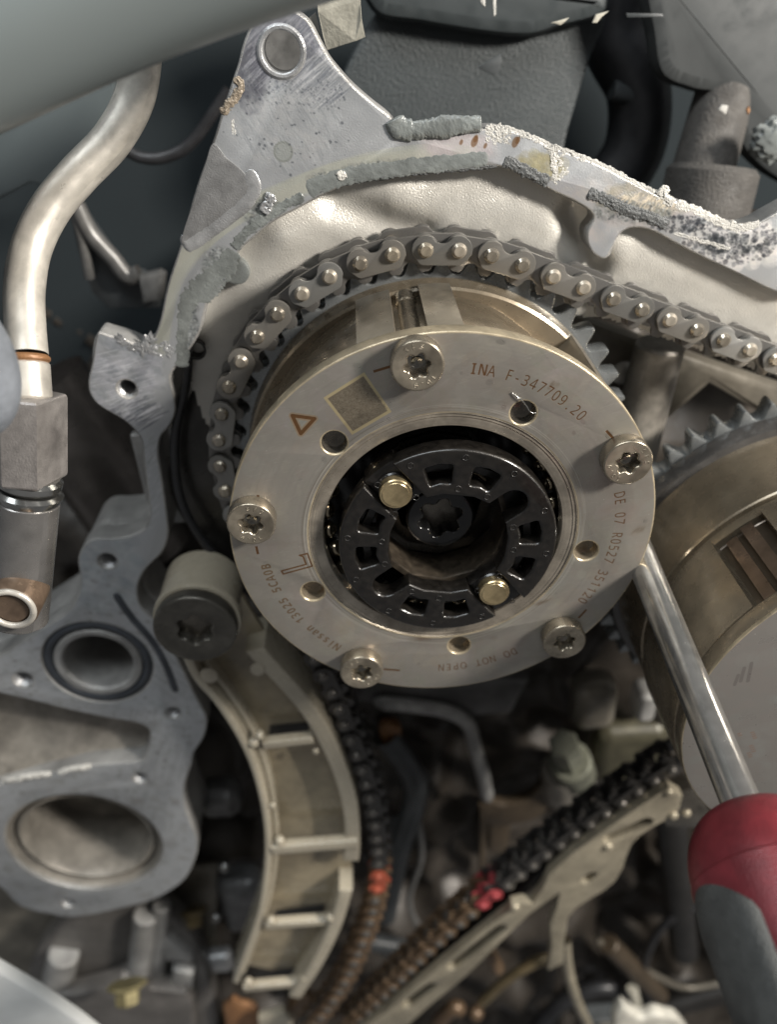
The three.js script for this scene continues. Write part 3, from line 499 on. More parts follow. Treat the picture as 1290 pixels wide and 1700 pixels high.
{
  const holes = Array.from({ length: 5 }, (_, i) => { const a = rad(PHI_HOLE - 72 * i); return circle(R_HOLE * Math.cos(a), R_HOLE * Math.sin(a), 3.45, 36); });
  part(phaser, 'cover_plate', plate(circle(0, 0, 62, 220), 0, 5.2, 0.55, [circle(0, 0, 39.2, 160), ...holes], 0.5, 3), [plateFace, M.plateEdge]);
  part(phaser, 'bore_lip', lathe([[39.6, -0.25], [39.2, -0.1], [38.9, -0.45], [38.2, -0.38], [37.9, -0.6], [37.2, -0.55], [36.8, -0.75], [36.2, -0.72], [35.8, -0.9], [35.2, -1.0], [34.9, -1.4], [34.9, -5.0]], 180), plateFace.clone());
  phaser.children.at(-1).material = M.lip;
  for (let i = 0; i < 5; i++) {
    const a = rad(PHI_HOLE - 72 * i), x = R_HOLE * Math.cos(a), y = R_HOLE * Math.sin(a);
    const h = part(phaser, 'pin_hole', lathe([[3.45, -0.6], [3.3, -2.6], [2.9, -3.3], [0.01, -4.1]], 32), i === 0 || i === 4 ? M.oilSteel : M.body);
    h.position.set(x * MM, y * MM, 0);
    const b = rad(PHI_BOLT - 72 * i);
    phaserBolt(phaser, R_BOLT * Math.cos(b), R_BOLT * Math.sin(b), [0.15, -1.2, 2.4, 0.6, -0.35][i]);
  }
  // the inside of the bore: dark race with steel balls, back wall
  part(phaser, 'bore_wall', lathe([[34.9, -5], [36.5, -5.6], [36.5, -15], [33, -16.5], [33, -26], [0.01, -26]], 120), M.blackSmooth);
  for (let i = 0; i < 30; i++) {
    const a = rad(i * 12 + 4), s = part(phaser, 'bearing_ball', i ? phaser.userData.ball : (phaser.userData.ball = new THREE.SphereGeometry(2.7 * MM, 20, 14)), M.ball);
    s.position.set(34.2 * Math.cos(a) * MM, 34.2 * Math.sin(a) * MM, -10.5 * MM);
  }
  delete phaser.userData.ball;
  // the black coupling disc with two slots, eight windows and two brass pins
  const cx = 1.0, cy = -1.2, U = rad(35), pol = (r, d) => new THREE.Vector2((cx + r * Math.cos(rad(d))) * MM, (cy + r * Math.sin(rad(d))) * MM);
  const inner = [], R1 = 17.6;
  const slot = (d) => { // the slot's outline from one lip round its end to the other, running clockwise on the inner edge
    const u = [Math.cos(rad(d)), Math.sin(rad(d))], n = [-u[1], u[0]], w = 4.1, out = [];
    const p = (r, s) => new THREE.Vector2((cx + u[0] * r + n[0] * s) * MM, (cy + u[1] * r + n[1] * s) * MM);
    out.push(p(17.2, -w));
    for (let i = 0; i <= 10; i++) { const a = -Math.PI / 2 + Math.PI * i / 10; out.push(p(22.6 + w * Math.cos(a), w * Math.sin(a))); }
    out.push(p(17.2, w));
    return out;
  };
  const pinCh = (d) => { const u = [Math.cos(rad(d)), Math.sin(rad(d))], n = [-u[1], u[0]], p = (r, s) => new THREE.Vector2((cx + u[0] * r + n[0] * s) * MM, (cy + u[1] * r + n[1] * s) * MM); return p; };
  // two C halves, from pin channel to pin channel, plus the lower pads that carry the pins
  const W = 5.3;
  for (const side of [0, 180]) {
    const pts = [], a0 = -53 + side, dOut = Math.asin(W / 31.6) * 180 / Math.PI, dIn = Math.asin(W / R1) * 180 / Math.PI;
    for (let i = 0; i <= 48; i++) pts.push(pol(31.6, a0 + dOut + (180 - 2 * dOut) * i / 48));
    const from = a0 + 180 - dIn, to = a0 + dIn, sl = 35 + side;
    for (const d of [from, from - 16, sl + 30]) pts.push(pol(d === from ? R1 : R1 - 0.2, d));
    for (const p of slot(sl).reverse()) pts.push(p);
    for (const d of [sl - 30, to + 16, to]) pts.push(pol(d === to ? R1 : R1 - 0.2, d));
    const win = [-59, -29.5, 29.5, 60].map((o) => { const c = sl + o, h = 8.6; return [pol(20.8, c - h * 0.95), pol(21.2, c), pol(20.8, c + h * 0.95), pol(26.6, c + h), pol(27.1, c), pol(26.6, c - h)].map((p) => p); });
    const wins = win.map((q) => smooth(q.flatMap((p, i) => { const n = q[(i + 1) % q.length]; return [p.clone().lerp(n, 0.1), p.clone().lerp(n, 0.5), p.clone().lerp(n, 0.9)]; }), 48).reverse());
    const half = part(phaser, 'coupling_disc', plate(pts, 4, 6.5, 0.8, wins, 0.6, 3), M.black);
    for (const q of win) {  // each window has a ledge across its floor
      const c = q.reduce((t, p) => t.add(p), new THREE.Vector2()).divideScalar(q.length), an = Math.atan2(c.y / MM - cy, c.x / MM - cx);
      const l = part(half, 'window_ledge', box(0, 0, -1.6, 2.6, 9.4, 2, 0.4), M.black); l.position.set(c.x, c.y, 0); l.rotation.z = an;
    }
    for (let i = 0; i < 12; i++) {  // moulding dimples round each half
      const d = sl + [-84, -74, -45, -44, -15, -20, 16, 20, 45, 46, 75, 82][i], r = i % 2 ? 19.3 : 29.2;
      const m = part(half, 'mould_mark', half.userData.g ?? (half.userData.g = new THREE.TorusGeometry(0.85 * MM, 0.14 * MM, 6, 18)), M.black); const p = pol(r, d); m.position.set(p.x, p.y, 4.0 * MM);
    }
    delete half.userData.g;
  }
  for (const d of [127, -53]) {
    const p = pinCh(d), arc = [];
    for (let i = 0; i <= 10; i++) { const s = -W + 0.15 + (2 * W - 0.3) * i / 10; arc.push(p(Math.sqrt(31.3 ** 2 - s * s), s)); }
    const pad = part(phaser, 'pin_pad', plate([p(17.4, -W + 0.15), ...arc, p(17.4, W - 0.15)], 1.0, 7, 0.4, [], 0.5), M.black);
    const c = p(d > 0 ? 23.9 : 22.6, 0), rb = lathe([[5.1, 0.9], [5.1, 1.5], [4.75, 2.0], [4.6, 2.0]], 48), pg = lathe([[0.01, 5.1], [3.6, 5.1], [3.75, 4.95], [4.35, 4.85], [4.6, 4.5], [4.6, -3]], 56);
    const w = part(pad, 'pin_washer', rb, M.black); w.position.set(c.x, c.y, 0);
    const pin = part(pad, 'brass_pin', pg, M.brass); pin.position.set(c.x, c.y, 0);
  }
  // the centre bolt deep in the bore, on a machined collar
  const cb = part(phaser, 'centre_bolt', plate(circle(0, 0, 10.4, 64), -8.6, 9, 0.9, [torx(6.9, 4.9, 84, 0.3)], 0.7, 3), M.blackSmooth);
  part(cb, 'centre_socket', (() => { const g = boxUV(new THREE.ExtrudeGeometry(new THREE.Shape(torx(7, 5, 84, 0.3)), { depth: 0.2 * MM, bevelEnabled: false })); g.translate(0, 0, -14.5 * MM); return g; })(), M.oilSteel);
  part(phaser, 'bore_sleeve', lathe([[20.5, -3.2], [18.9, -3.4], [18.6, -4], [18.6, -15.5], [20.4, -16]], 12), mat([0.15, 0.12, 0.088], 0.4, 0.5, { map: T.speck12 }));
  part(phaser, 'centre_collar', lathe([[13.5, -17.2], [13.5, -18.5], [20.5, -19.2], [20.8, -20], [20.8, -25]], 12), M.oilSteel);
  // the housing behind the plate: stepped, with two lugs and a roller between them
  const ring = [];
  const radii = [[50, 53.4], [60, 54.8], [70, 56.8], [82, 58], [110, 59], [122, 58.1], [133, 57.4], [145, 57.2], [147, 58.8], [165, 58.5], [230, 58], [320, 57.5], [402, 53.4]];
  for (let i = 0; i < 180; i++) { const d = 50 + i * 2; let j = 0; while (j < radii.length - 2 && radii[j + 1][0] <= d) j++; const [d0, r0] = radii[j], [d1, r1] = radii[Math.min(j + 1, radii.length - 1)], r = r0 + (r1 - r0) * Math.min(1, (d - d0) / (d1 - d0)); ring.push(new THREE.Vector2(r * Math.cos(rad(d)) * MM, r * Math.sin(rad(d)) * MM)); }
  part(phaser, 'housing', plate(ring, -5.4, 35, 0.6, [circle(0, 0, 37, 90)], 0.5, 2), M.body);
  const lug = (d0, d1, r) => { const o = []; for (let i = 0; i <= 8; i++) { const d = rad(d0 + (d1 - d0) * i / 8); o.push(new THREE.Vector2(r * Math.cos(d) * MM, r * Math.sin(d) * MM)); } for (let i = 0; i <= 8; i++) { const d = rad(d1 - (d1 - d0) * i / 8); o.push(new THREE.Vector2(51 * Math.cos(d) * MM, 51 * Math.sin(d) * MM)); } return o; };
  for (const [d0, d1] of [[83.6, 92.4], [100.4, 110.2], [39, 44], [176, 186]]) part(phaser, 'housing_lug', plate(lug(d0, d1, 61.4), -5.5, 36.6, 0.8, [], 0.5, 3), M.bodyLug);
  part(phaser, 'roller_pin', (() => { const g = lathe([[0.01, -5.6], [3.0, -5.6], [3.0, -33.6], [3.4, -34], [3.4, -41], [0.01, -41]], 32); const a = rad(96.5); g.translate(57.2 * Math.cos(a) * MM, 57.2 * Math.sin(a) * MM, 0); return g; })(), M.bolt);
  part(phaser, 'rear_flange', lathe([[40, -40.6], [59.6, -40.6], [60.4, -41.2], [60.6, -44], [61.2, -47.4]], 160), M.body);
  part(phaser, 'chain_sprocket', plate(sprocketPts(34.3), -47.4, 7, 0.45, [circle(0, 0, 40, 64)], 0.6, 2), M.sprocket);
  part(phaser, 'timing_mark', (() => { const g = lathe([[1.7, -47.3], [1.3, -47.0], [0.01, -46.6]], 24); const q = at(452, 557, -47); g.translate(q[0] * MM, q[1] * MM, 0); return g; })(), M.sprocket);
  // a curl of swarf lying across the top pin hole
  part(phaser, 'metal_shaving', tube([at(850, 652, 0.3), at(862, 661, 0.6), at(868, 666, 0.5), at(875, 675, 0.4), at(881, 684, 0.5), at(890, 686, 0.3)], 0.16, 24, 6), M.chrome);
}

// ------------------------------------------------------------------ the timing chain
const EXC = [128.5, -55];
{
  const chain = thing('timing_chain', 'steel timing chain wrapped over the sprocket, one orange and one red painted link', 'timing chain');
  const R = 70.5, run = Math.atan2(EXC[1], EXC[0]), nrm = run + Math.PI / 2, L = [];
  const left = [[545, 1120], [573, 1190], [597, 1250], [616, 1315], [626, 1380], [627, 1440], [617, 1500], [598, 1555], [568, 1620], [530, 1675], [485, 1725]].map(([x, y]) => at(x, y, -50));
  for (let i = left.length - 1; i >= 0; i--) L.push([left[i][0], left[i][1]]);
  for (const d of [192, 187, 182, 176]) L.push([R * Math.cos(rad(d)), R * Math.sin(rad(d))]);
  for (let d = 170; d > nrm * 180 / Math.PI; d -= 6) L.push([R * Math.cos(rad(d)), R * Math.sin(rad(d))]);
  for (let t = 0; t <= 1; t += 0.25) L.push([EXC[0] * t + R * Math.cos(nrm), EXC[1] * t + R * Math.sin(nrm)]);
  for (let d = nrm * 180 / Math.PI - 6; d > -36; d -= 6) L.push([EXC[0] + R * Math.cos(rad(d)), EXC[1] + R * Math.sin(rad(d))]);
  for (const [x, y] of [[1100, 1289], [1047, 1325], [996, 1359], [948, 1392], [901, 1426], [859, 1458], [815, 1493], [763, 1536], [709, 1585], [653, 1641], [600, 1694], [560, 1735]]) { const q = at(x, y, -43.5); L.push([q[0], q[1]]); }
  const curve = new THREE.CatmullRomCurve3(L.map(([x, y]) => new THREE.Vector3(x, y, 0)), false, 'centripetal');
  const dense = curve.getPoints(4000), pins = [], P = 9.62;
  // start the links so that a pair of pins falls where the photograph shows one on top of the sprocket
  const target = new THREE.Vector3(R * Math.cos(rad(89.8)), R * Math.sin(rad(89.8)), 0);
  let k0 = 0; dense.forEach((p, i) => { if (p.distanceTo(target) < dense[k0].distanceTo(target)) k0 = i; });
  const fwd = [dense[k0]], back = [];
  for (let i = k0, last = dense[k0]; i < dense.length; i++) if (dense[i].distanceTo(last) >= P) { last = dense[i]; fwd.push(last); }
  for (let i = k0, last = dense[k0]; i >= 0; i--) if (dense[i].distanceTo(last) >= P) { last = dense[i]; back.unshift(last); }
  if (back.length % 2) back.shift();
  pins.push(...back, ...fwd);
  const h = P / 2, outer = new THREE.Shape();
  outer.moveTo(-5.2, -4.4); outer.lineTo(5.2, -4.4); outer.quadraticCurveTo(6.2, -4.4, 6.9, -3.5); outer.lineTo(8.5, -1.5);
  outer.absarc(h, 0, 4.05, -0.38, 2.05, false); outer.quadraticCurveTo(1.9, 1.75, 0, 1.75); outer.quadraticCurveTo(-1.9, 1.75, -h + 4.05 * Math.cos(Math.PI - 2.05), 4.05 * Math.sin(2.05)); outer.absarc(-h, 0, 4.05, Math.PI - 2.05, Math.PI + 0.38, false); outer.lineTo(-6.9, -3.5); outer.quadraticCurveTo(-6.2, -4.4, -5.2, -4.4);
  const inner = new THREE.Shape();
  inner.moveTo(-3.6, -6.9); inner.quadraticCurveTo(-2.4, -6.4, -2.0, -4.6); inner.quadraticCurveTo(0, -2.6, 2.0, -4.6); inner.quadraticCurveTo(2.4, -6.4, 3.6, -6.9); inner.absarc(h, -5.2, 1.55, -1.9, 0.1, false); inner.lineTo(8.6, -1.2); inner.absarc(h, 0, 3.95, -0.3, 1.9, false); inner.lineTo(-3.6, 3.75); inner.absarc(-h, 0, 3.95, Math.PI - 1.9, Math.PI + 0.3, false); inner.lineTo(-6.5, -5.4); inner.absarc(-h, -5.2, 1.55, Math.PI - 0.1, Math.PI + 1.9, false);
  const ex = (s, t, b) => { const g = new THREE.ExtrudeGeometry(s, { depth: t - 2 * b, bevelEnabled: true, bevelThickness: b, bevelSize: b, bevelOffset: -b, bevelSegments: 2, curveSegments: 10 }); g.scale(MM, MM, MM); return toCreasedNormals(g, 0.6); };
  const gOuter = ex(outer, 1.3, 0.13), gInner = ex(inner, 1.5, 0.13);
  const gPin = lathe([[0.01, 1.4], [1.5, 1.4], [2.25, 0.55], [2.25, -14.4], [1.6, -15.2], [0.01, -15.4]], 20);
  const oiled = [M.link, mat([0.34, 0.33, 0.305], 0.34, 0.7, { rmap: T.rough12, coat: 0.3 }), mat([0.43, 0.42, 0.395], 0.5, 0.6, { rmap: T.rough12 }), mat([0.37, 0.35, 0.315], 0.38, 0.65, { map: T.blotch40, rmap: T.rough12 })];
  const pinMats = [M.pin, mat([0.46, 0.41, 0.335], 0.3, 0.75), mat([0.57, 0.51, 0.42], 0.42, 0.6, { rmap: T.rough12 })];
  const put = (a, b, geo, z, m, name, label) => {
    const o = part(chain, name, geo, m, label), dx = b.x - a.x, dy = b.y - a.y;
    o.position.set((a.x + b.x) / 2 * MM, (a.y + b.y) / 2 * MM, z * MM); o.rotation.set((rnd() - 0.5) * 0.03, (rnd() - 0.5) * 0.024, Math.atan2(dy, dx));
    return o;
  };
  const closest = (px, py) => { const q = at(px, py, -44); let best = 0, bd = 1e9; for (let i = 0; i + 1 < pins.length; i++) if ((i - back.length) % 2 === 0) { const d = Math.hypot((pins[i].x + pins[i + 1].x) / 2 - q[0], (pins[i].y + pins[i + 1].y) / 2 - q[1]); if (d < bd) { bd = d; best = i; } } return best; };
  const iOrange = closest(620, 1470), iRed = closest(825, 1480);
  for (let i = 0; i + 1 < pins.length; i++) {
    const a = pins[i], b = pins[i + 1], mid = a.clone().lerp(b, 0.5);
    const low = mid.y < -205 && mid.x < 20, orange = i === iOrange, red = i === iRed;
    const deep = mid.y < -60;  // lower runs take the link and pin colours with shade painted in
    const m = orange ? M.orangePaint : red ? M.redPaint : low && mid.y < -225 ? M.bronzeLink : deep ? M.shadedLink : M.link, mi = orange || red ? m : low && mid.y < -225 ? M.bronzeLink : deep ? M.shadedLink : M.linkInner;
    if ((i - back.length) % 2 === 0) {
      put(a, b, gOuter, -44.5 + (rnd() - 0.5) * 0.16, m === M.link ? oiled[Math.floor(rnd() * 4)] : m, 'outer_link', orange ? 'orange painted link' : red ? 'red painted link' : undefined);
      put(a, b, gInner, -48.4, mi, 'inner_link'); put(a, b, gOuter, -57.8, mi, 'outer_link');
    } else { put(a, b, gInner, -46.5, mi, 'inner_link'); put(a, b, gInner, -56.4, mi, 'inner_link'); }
    const pin = part(chain, 'link_pin', gPin, orange || i === iOrange + 1 ? M.orangePaint : red || i === iRed + 1 ? M.redPaint : deep ? M.shadedPin : pinMats[Math.floor(rnd() * 3)]); pin.position.set(a.x * MM, a.y * MM, (-43.3 + (rnd() - 0.5) * 0.3) * MM); pin.rotation.set((rnd() - 0.5) * 0.09, (rnd() - 0.5) * 0.09, 0);
  }
}
// ------------------------------------------------------------------ the far cam phaser, on the right
{
  const ex = thing('cam_phaser', 'brown cylindrical cam phaser with plain grey end disc at the right edge', 'cam phaser', [EXC[0], EXC[1], 0]);
  part(ex, 'chain_sprocket', plate(sprocketPts(112.6), -47.4, 7, 0.45, [circle(0, 0, 40, 64)], 0.6, 2), M.sprocket);
  part(ex, 'shoulder_ring', lathe([[50, -47.3], [62.4, -47.3], [62.8, -46.8], [62.8, -42.4], [62.0, -40.4], [59.4, -40.0]], 160), mat([0.12, 0.115, 0.11], 0.35, 0.5, { coat: 0.3 }));
  part(ex, 'rear_drum', lathe([[59.6, -41.4], [59.6, -12.4], [59.2, -11.9], [57.6, -11.8], [57.6, -8.2], [55, -8.1]], 160), M.body);
  part(ex, 'front_drum', lathe([[50, -8.0], [54.6, -8.0], [54.6, 25], [50, 25.4]], 120), M.brown);
  const seg = (d0, d1, r, r0) => { const o = [], n = Math.max(4, Math.round((d1 - d0) / 3)); for (let i = 0; i <= n; i++) { const d = rad(d0 + (d1 - d0) * i / n); o.push(new THREE.Vector2(r * Math.cos(d) * MM, r * Math.sin(d) * MM)); } for (let i = 0; i <= n; i++) { const d = rad(d1 - (d1 - d0) * i / n); o.push(new THREE.Vector2(r0 * Math.cos(d) * MM, r0 * Math.sin(d) * MM)); } return o; };
  for (const [d0, d1] of [[137.8, 205], [62, 121.5], [-10, 52], [216, 340]]) part(ex, 'vane_lug', plate(seg(d0, d1, 60.6, 52), 24, 32, 0.6, [], 0.5, 2), M.body);
  for (const d of [133.2, 127.2]) part(ex, 'seal_bar', plate(seg(d - 1.9, d + 1.9, 58 - (d < 130 ? 0 : 1.6), 52), 23.6, 31, 0.5, [], 0.5), M.copper);
  part(ex, 'front_ring', lathe([[52, 24.2], [60.1, 24.2], [60.3, 24.6], [60.3, 29.3], [59.9, 29.9]], 160), M.body);
  const discTex = canvasTex(1024, 124, 0, 0, (g, X, Y, k) => {
    g.fillStyle = rgb(128, 123, 118); g.fillRect(0, 0, 1024, 1024);
    for (let i = 0; i < 500; i++) { g.fillStyle = rnd() < 0.5 ? rgb(180, 172, 164, 0.03) : rgb(110, 100, 92, 0.03); g.beginPath(); g.ellipse(rnd() * 1024, rnd() * 1024, 10 + rnd() * 60, 6 + rnd() * 20, rnd() * 3, 0, 6.3); g.fill(); }
    const mm = (px, py) => { const q = at(px, py, 30); return [X(q[0] - EXC[0]), Y(q[1] - EXC[1])]; };
    g.strokeStyle = rgb(134, 84, 60, 0.8); g.lineWidth = 2;   // small brown laser marks beside the shaft, too small to read
    for (const [px, py, n] of [[1224, 1218, 2], [1246, 1216, 4], [1244, 1238, 4], [1240, 1250, 3]]) for (let i = 0; i < n; i++) { const p = mm(px + i * 1.5, py + i * 3.2), q = mm(px + 7 + i * 1.5, py + i * 3.2 - 2); g.beginPath(); g.moveTo(...p); g.lineTo(...q); g.stroke(); }
    for (const [px, py, l] of [[1236, 1108, 22], [1226, 1120, 16], [1248, 1100, 30]]) { const p = mm(px, py), q = mm(px - 6, py + l); g.strokeStyle = rgb(84, 78, 74, 0.35); g.lineWidth = 9; g.lineCap = 'round'; g.beginPath(); g.moveTo(...p); g.lineTo(...q); g.stroke(); }
    for (let i = 0; i < 90; i++) { g.fillStyle = rnd() < 0.5 ? rgb(230, 222, 214, 0.6) : rgb(90, 80, 70, 0.4); g.fillRect(rnd() * 1024, rnd() * 1024, 2, 2); }
  });
  part(ex, 'end_disc', plate(circle(0, 0, 60.4, 160), 30.2, 1.2, 0.35, [], 0.5), [new THREE.MeshStandardMaterial({ map: discTex, roughness: 0.42, metalness: 0.5, roughnessMap: T.rough30 }), M.plateEdge]);
}

// black tube following the inside of the flange, dark shield with a round opening behind it
solo('dark_tube', 'thin black tube along the inside of the left flange', 'hose', tube([[312, 560, -58], [311, 610, -57], [306, 650, -57], [296, 690, -56], [290, 730, -56], [292, 790, -56], [300, 830, -56], [322, 876, -56], [352, 918, -56], [392, 962, -56], [440, 1004, -58]].map((p) => at(...p)), 1.6, 120, 14), M.rubber);
{
  const sh = thing('chain_case_shield', 'dark steel shield with a round opening left of the chain', 'shield');
  const q = at(298, 792, -63);
  part(sh, 'shield_sheet', plate(smooth(outline([[334, 606], [360, 612], [420, 620], [460, 720], [470, 860], [420, 960], [340, 900], [296, 850], [280, 780], [300, 690], [318, 650]], -63), 90), -63, 1.5, 0.3, [circle(q[0] + 1, q[1], 8.4, 48)]), mat([0.085, 0.08, 0.072], 0.4, 0.6, { map: T.blotch90, coat: 0.3 }));
  const w = at(308, 795, -74);
  part(sh, 'casting_behind', box(w[0], w[1], -76, 34, 40, 4, 1), M.castSide);
  const e = at(326, 578, -58); part(sh, 'drain_hole', (() => { const g = lathe([[3.4, 0.8], [2.6, 0.6], [2.4, -5], [0.01, -5]], 28); g.translate(e[0] * MM, e[1] * MM, -57 * MM); return g; })(), M.dark);
}
// ------------------------------------------------------------------ the bent pipe with its union nut, on the left
{
  const p = thing('metal_pipe', 'bent grey metal pipe screwed into a hex nut fitting at the left edge', 'pipe');
  const C = [[236, 40, -44], [234, 100, -44], [222, 165, -42], [185, 232, -38], [130, 290, -33], [84, 345, -28], [52, 410, -22], [40, 480, -14], [41, 540, -8], [45, 590, -3]].map((q) => at(...q));
  part(p, 'pipe_tube', tube(C, 5.0, 140, 40), M.pipe);
  const a = at(45, 570, -4), b = at(48, 664, 3), c = at(50, 790, 8), d = at(46.3, 831, 9.35), e = at(28, 1030, 16);
  const dir = (s, t, k) => s.map((x, i) => x + (t[i] - x) * k);
  part(p, 'weld_bead', (() => { const g = rod(dir(a, b, 0.2), dir(a, b, 0.34), 5.35, 5.3); return g; })(), M.rust);
  part(p, 'pipe_sleeve', rod(dir(a, b, 0.32), b, 5.2, 5.5, 40), M.pipe);
  const ax = new THREE.Vector3(c[0] - b[0], c[1] - b[1], c[2] - b[2]), L = ax.length();
  const hex = new THREE.ExtrudeGeometry(new THREE.Shape(circle(0, 0, 9.9, 6, rad(52))), { depth: L * MM, bevelEnabled: true, bevelThickness: 1.3 * MM, bevelSize: 0.9 * MM, bevelOffset: -0.9 * MM, bevelSegments: 3 });
  hex.applyQuaternion(new THREE.Quaternion().setFromUnitVectors(new THREE.Vector3(0, 0, 1), ax.clone().normalize())); hex.translate(b[0] * MM, b[1] * MM, b[2] * MM);
  part(p, 'hex_nut', boxUV(toCreasedNormals(hex, 0.4)), M.nut);
  part(p, 'lock_ring', rod(dir(c, d, 0.0), dir(c, d, 0.5), 8.2, 8.0, 48), M.chrome); part(p, 'lock_ring', rod(dir(c, d, 0.55), dir(c, d, 1.1), 8.7, 7.9, 48), M.chrome);
  part(p, 'fitting_body', rod(dir(c, d, 0.9), e, 7.9, 8.2, 48), mat([0.36, 0.345, 0.33], 0.35, 0.75, { map: T.blotch90, coat: 0.2 }));
  const f = at(30, 955, 13), h = at(-4, 1012, 27);
  part(p, 'rust_ring', rod(dir(f, e, -0.05), dir(f, e, 0.12), 8.35, 8.35, 40), M.rust);
  const plug = part(p, 'end_plug', (() => { const g = lathe([[0.01, 1.2], [4.2, 1.2], [4.8, 0.6], [5.3, 1.4], [6.4, 1.3], [6.9, 0.4], [6.9, -9]], 48); g.translate(at(20, 1006, 24).map((x) => x * MM)[0], at(20, 1006, 24)[1] * MM, 24 * MM); return g; })(), M.copper);
  part(plug, 'plug_rim', (() => { const g = new THREE.TorusGeometry(5.7 * MM, 0.9 * MM, 14, 48); const q = at(20, 1006, 24); g.translate(q[0] * MM, q[1] * MM, 25.2 * MM); return boxUV(g); })(), M.pipe);
}
solo('cable_connector', 'rounded blue grey plastic cap at the left edge beside the pipe', 'connector', (() => { const g = new THREE.SphereGeometry(1, 40, 28); g.scale(11 * MM, 17 * MM, 10 * MM); const q = at(-62, 606, 28); g.translate(q[0] * MM, q[1] * MM, q[2] * MM); return boxUV(g); })(), mat([0.24, 0.26, 0.29], 0.55, 0, { bump: T.grain20, bs: 0.1 }));
// ------------------------------------------------------------------ tensioner arm, its pivot bolt, the straight guide rail
{
  const z0 = -37;
  const arm = thing('chain_tensioner_arm', 'curved tan plastic tensioner arm with cross ribs below the dark pivot bolt', 'tensioner arm');
  const leftE = [[262, 985], [290, 1060], [320, 1128], [353, 1166], [389, 1220], [412, 1267], [429, 1323], [438, 1379], [438, 1440], [427, 1514], [408, 1572], [386, 1632]], rightE = [[498, 1656], [532, 1606], [566, 1538], [585, 1477], [596, 1430], [598, 1404], [594, 1340], [580, 1290], [557, 1234], [527, 1184], [488, 1136], [440, 1082], [400, 1020], [362, 962]];
  const lerpP = (a, b, t) => [a[0] + (b[0] - a[0]) * t, a[1] + (b[1] - a[1]) * t];
  const L = smooth(outline(leftE, z0), 60, false), Rr = smooth(outline([...rightE].reverse(), z0), 60, false);
  const strip = (c0, c1, i0 = 0, i1 = 60) => { const o = []; for (let i = i0; i <= i1; i++) o.push(c0(i)); for (let i = i1; i >= i0; i--) o.push(c1(i)); return o; };
  const across = (i, t) => L[i].clone().lerp(Rr[i], t), offL = (mm) => (i) => L[i].clone().lerp(Rr[i], mm * MM / L[i].distanceTo(Rr[i])), offR = (mm) => (i) => Rr[i].clone().lerp(L[i], mm * MM / L[i].distanceTo(Rr[i]));
  part(arm, 'arm_web', plate(strip(offL(1), offR(1), 4).reverse(), z0 - 11, 3, 0.4), M.nylonDark);
  part(arm, 'outer_rail', plate(strip(offL(0), offL(3.4), 4).reverse(), z0, 20, 0.9, [], 0.7, 3), M.nylon);
  part(arm, 'inner_ledge', plate(strip(offL(3.5), offL(6.2), 10).reverse(), z0 - 5.5, 9, 0.9, [], 0.7, 3), M.nylon);
  part(arm, 'chain_rail', plate(strip(offR(7.5), offR(0), 9, 42).reverse(), z0 - 1, 20, 0.9, [], 0.7, 3), M.nylon); part(arm, 'chain_rail', plate(strip(offR(6.5), offR(0), 46, 60).reverse(), z0 + 1, 22, 0.9, [], 0.7, 3), M.nylon);
  const rib = (a, b, w, top = 0) => { const p = outline([a, b], z0 + top), d = p[1].clone().sub(p[0]).normalize(), n = new THREE.Vector2(-d.y, d.x).multiplyScalar(w / 2 * MM); part(arm, 'cross_rib', plate([p[0].clone().sub(n), p[1].clone().sub(n), p[1].clone().add(n), p[0].clone().add(n)], z0 + top, 4.6, 0.8, [], 0.6, 3), M.nylon); };
  rib([436, 1240], [520, 1230], 3.8, -1); rib([450, 1414], [594, 1402], 5.4, 0.8); rib([440, 1540], [556, 1531], 4.6, -1); rib([404, 1644], [508, 1634], 4.8, -1);
  for (const [x, y, r, h] of [[431, 1222, 2.2, 4], [420, 1236, 2.8, 3], [452, 1340, 2, 2], [464, 1398, 3.0, 4], [450, 1530, 2.4, 4], [412, 1632, 2.8, 4], [524, 1250, 1.8, 1.5], [548, 1524, 2.6, 4], [504, 1624, 2.8, 4], [427, 1114, 3.6, 1], [346, 1124, 4.4, 1.5]]) { const q = at(x, y, z0); part(arm, 'rib_stud', (() => { const g = new THREE.SphereGeometry(1, 24, 14); g.scale(r * 0.8 * MM, r * 0.9 * MM, h * 0.6 * MM); g.translate(q[0] * MM, q[1] * MM, (z0 - 0.8) * MM); return boxUV(g); })(), M.nylon); }
  for (const [a, b, c, d] of [[[448, 1206], [514, 1200], [510, 1226], [446, 1236]], [[460, 1512], [540, 1502], [536, 1522], [456, 1532]], [[424, 1616], [494, 1608], [490, 1626], [420, 1636]]]) part(arm, 'dark_slot_patch', plate(outline([a, b, c, d], z0 - 10.2), z0 - 10.2, 0.8, 0.1), M.dark);  // dark plates laid on the web, painting in the shade of open slots
  part(arm, 'pivot_sleeve', (() => { const g = lathe([[14.6, -0.5], [14.6, -24], [10, -24]], 64); const q = at(322, 1040, z0 + 8); g.translate(q[0] * MM, q[1] * MM, (z0 + 6) * MM); return g; })(), M.nylon);
  const q = at(323, 1047, -24), bolt = thing('pivot_bolt', 'wide dark steel bolt head with a torx recess above the tan arm', 'bolt', [q[0], q[1], -24]);
  part(bolt, 'bolt_head', plate(circle(0, 0, 14.6, 96), 0, 5, 0.9, [torx(6.6, 5.2, 84, 0.4)], 0.7, 3), M.pivot);
  part(bolt, 'bolt_socket', (() => { const g = boxUV(new THREE.ExtrudeGeometry(new THREE.Shape(torx(6.7, 5.3, 84, 0.4)), { depth: 0.3 * MM, bevelEnabled: false })); g.translate(0, 0, -4.6 * MM); return g; })(), M.oilSteel);
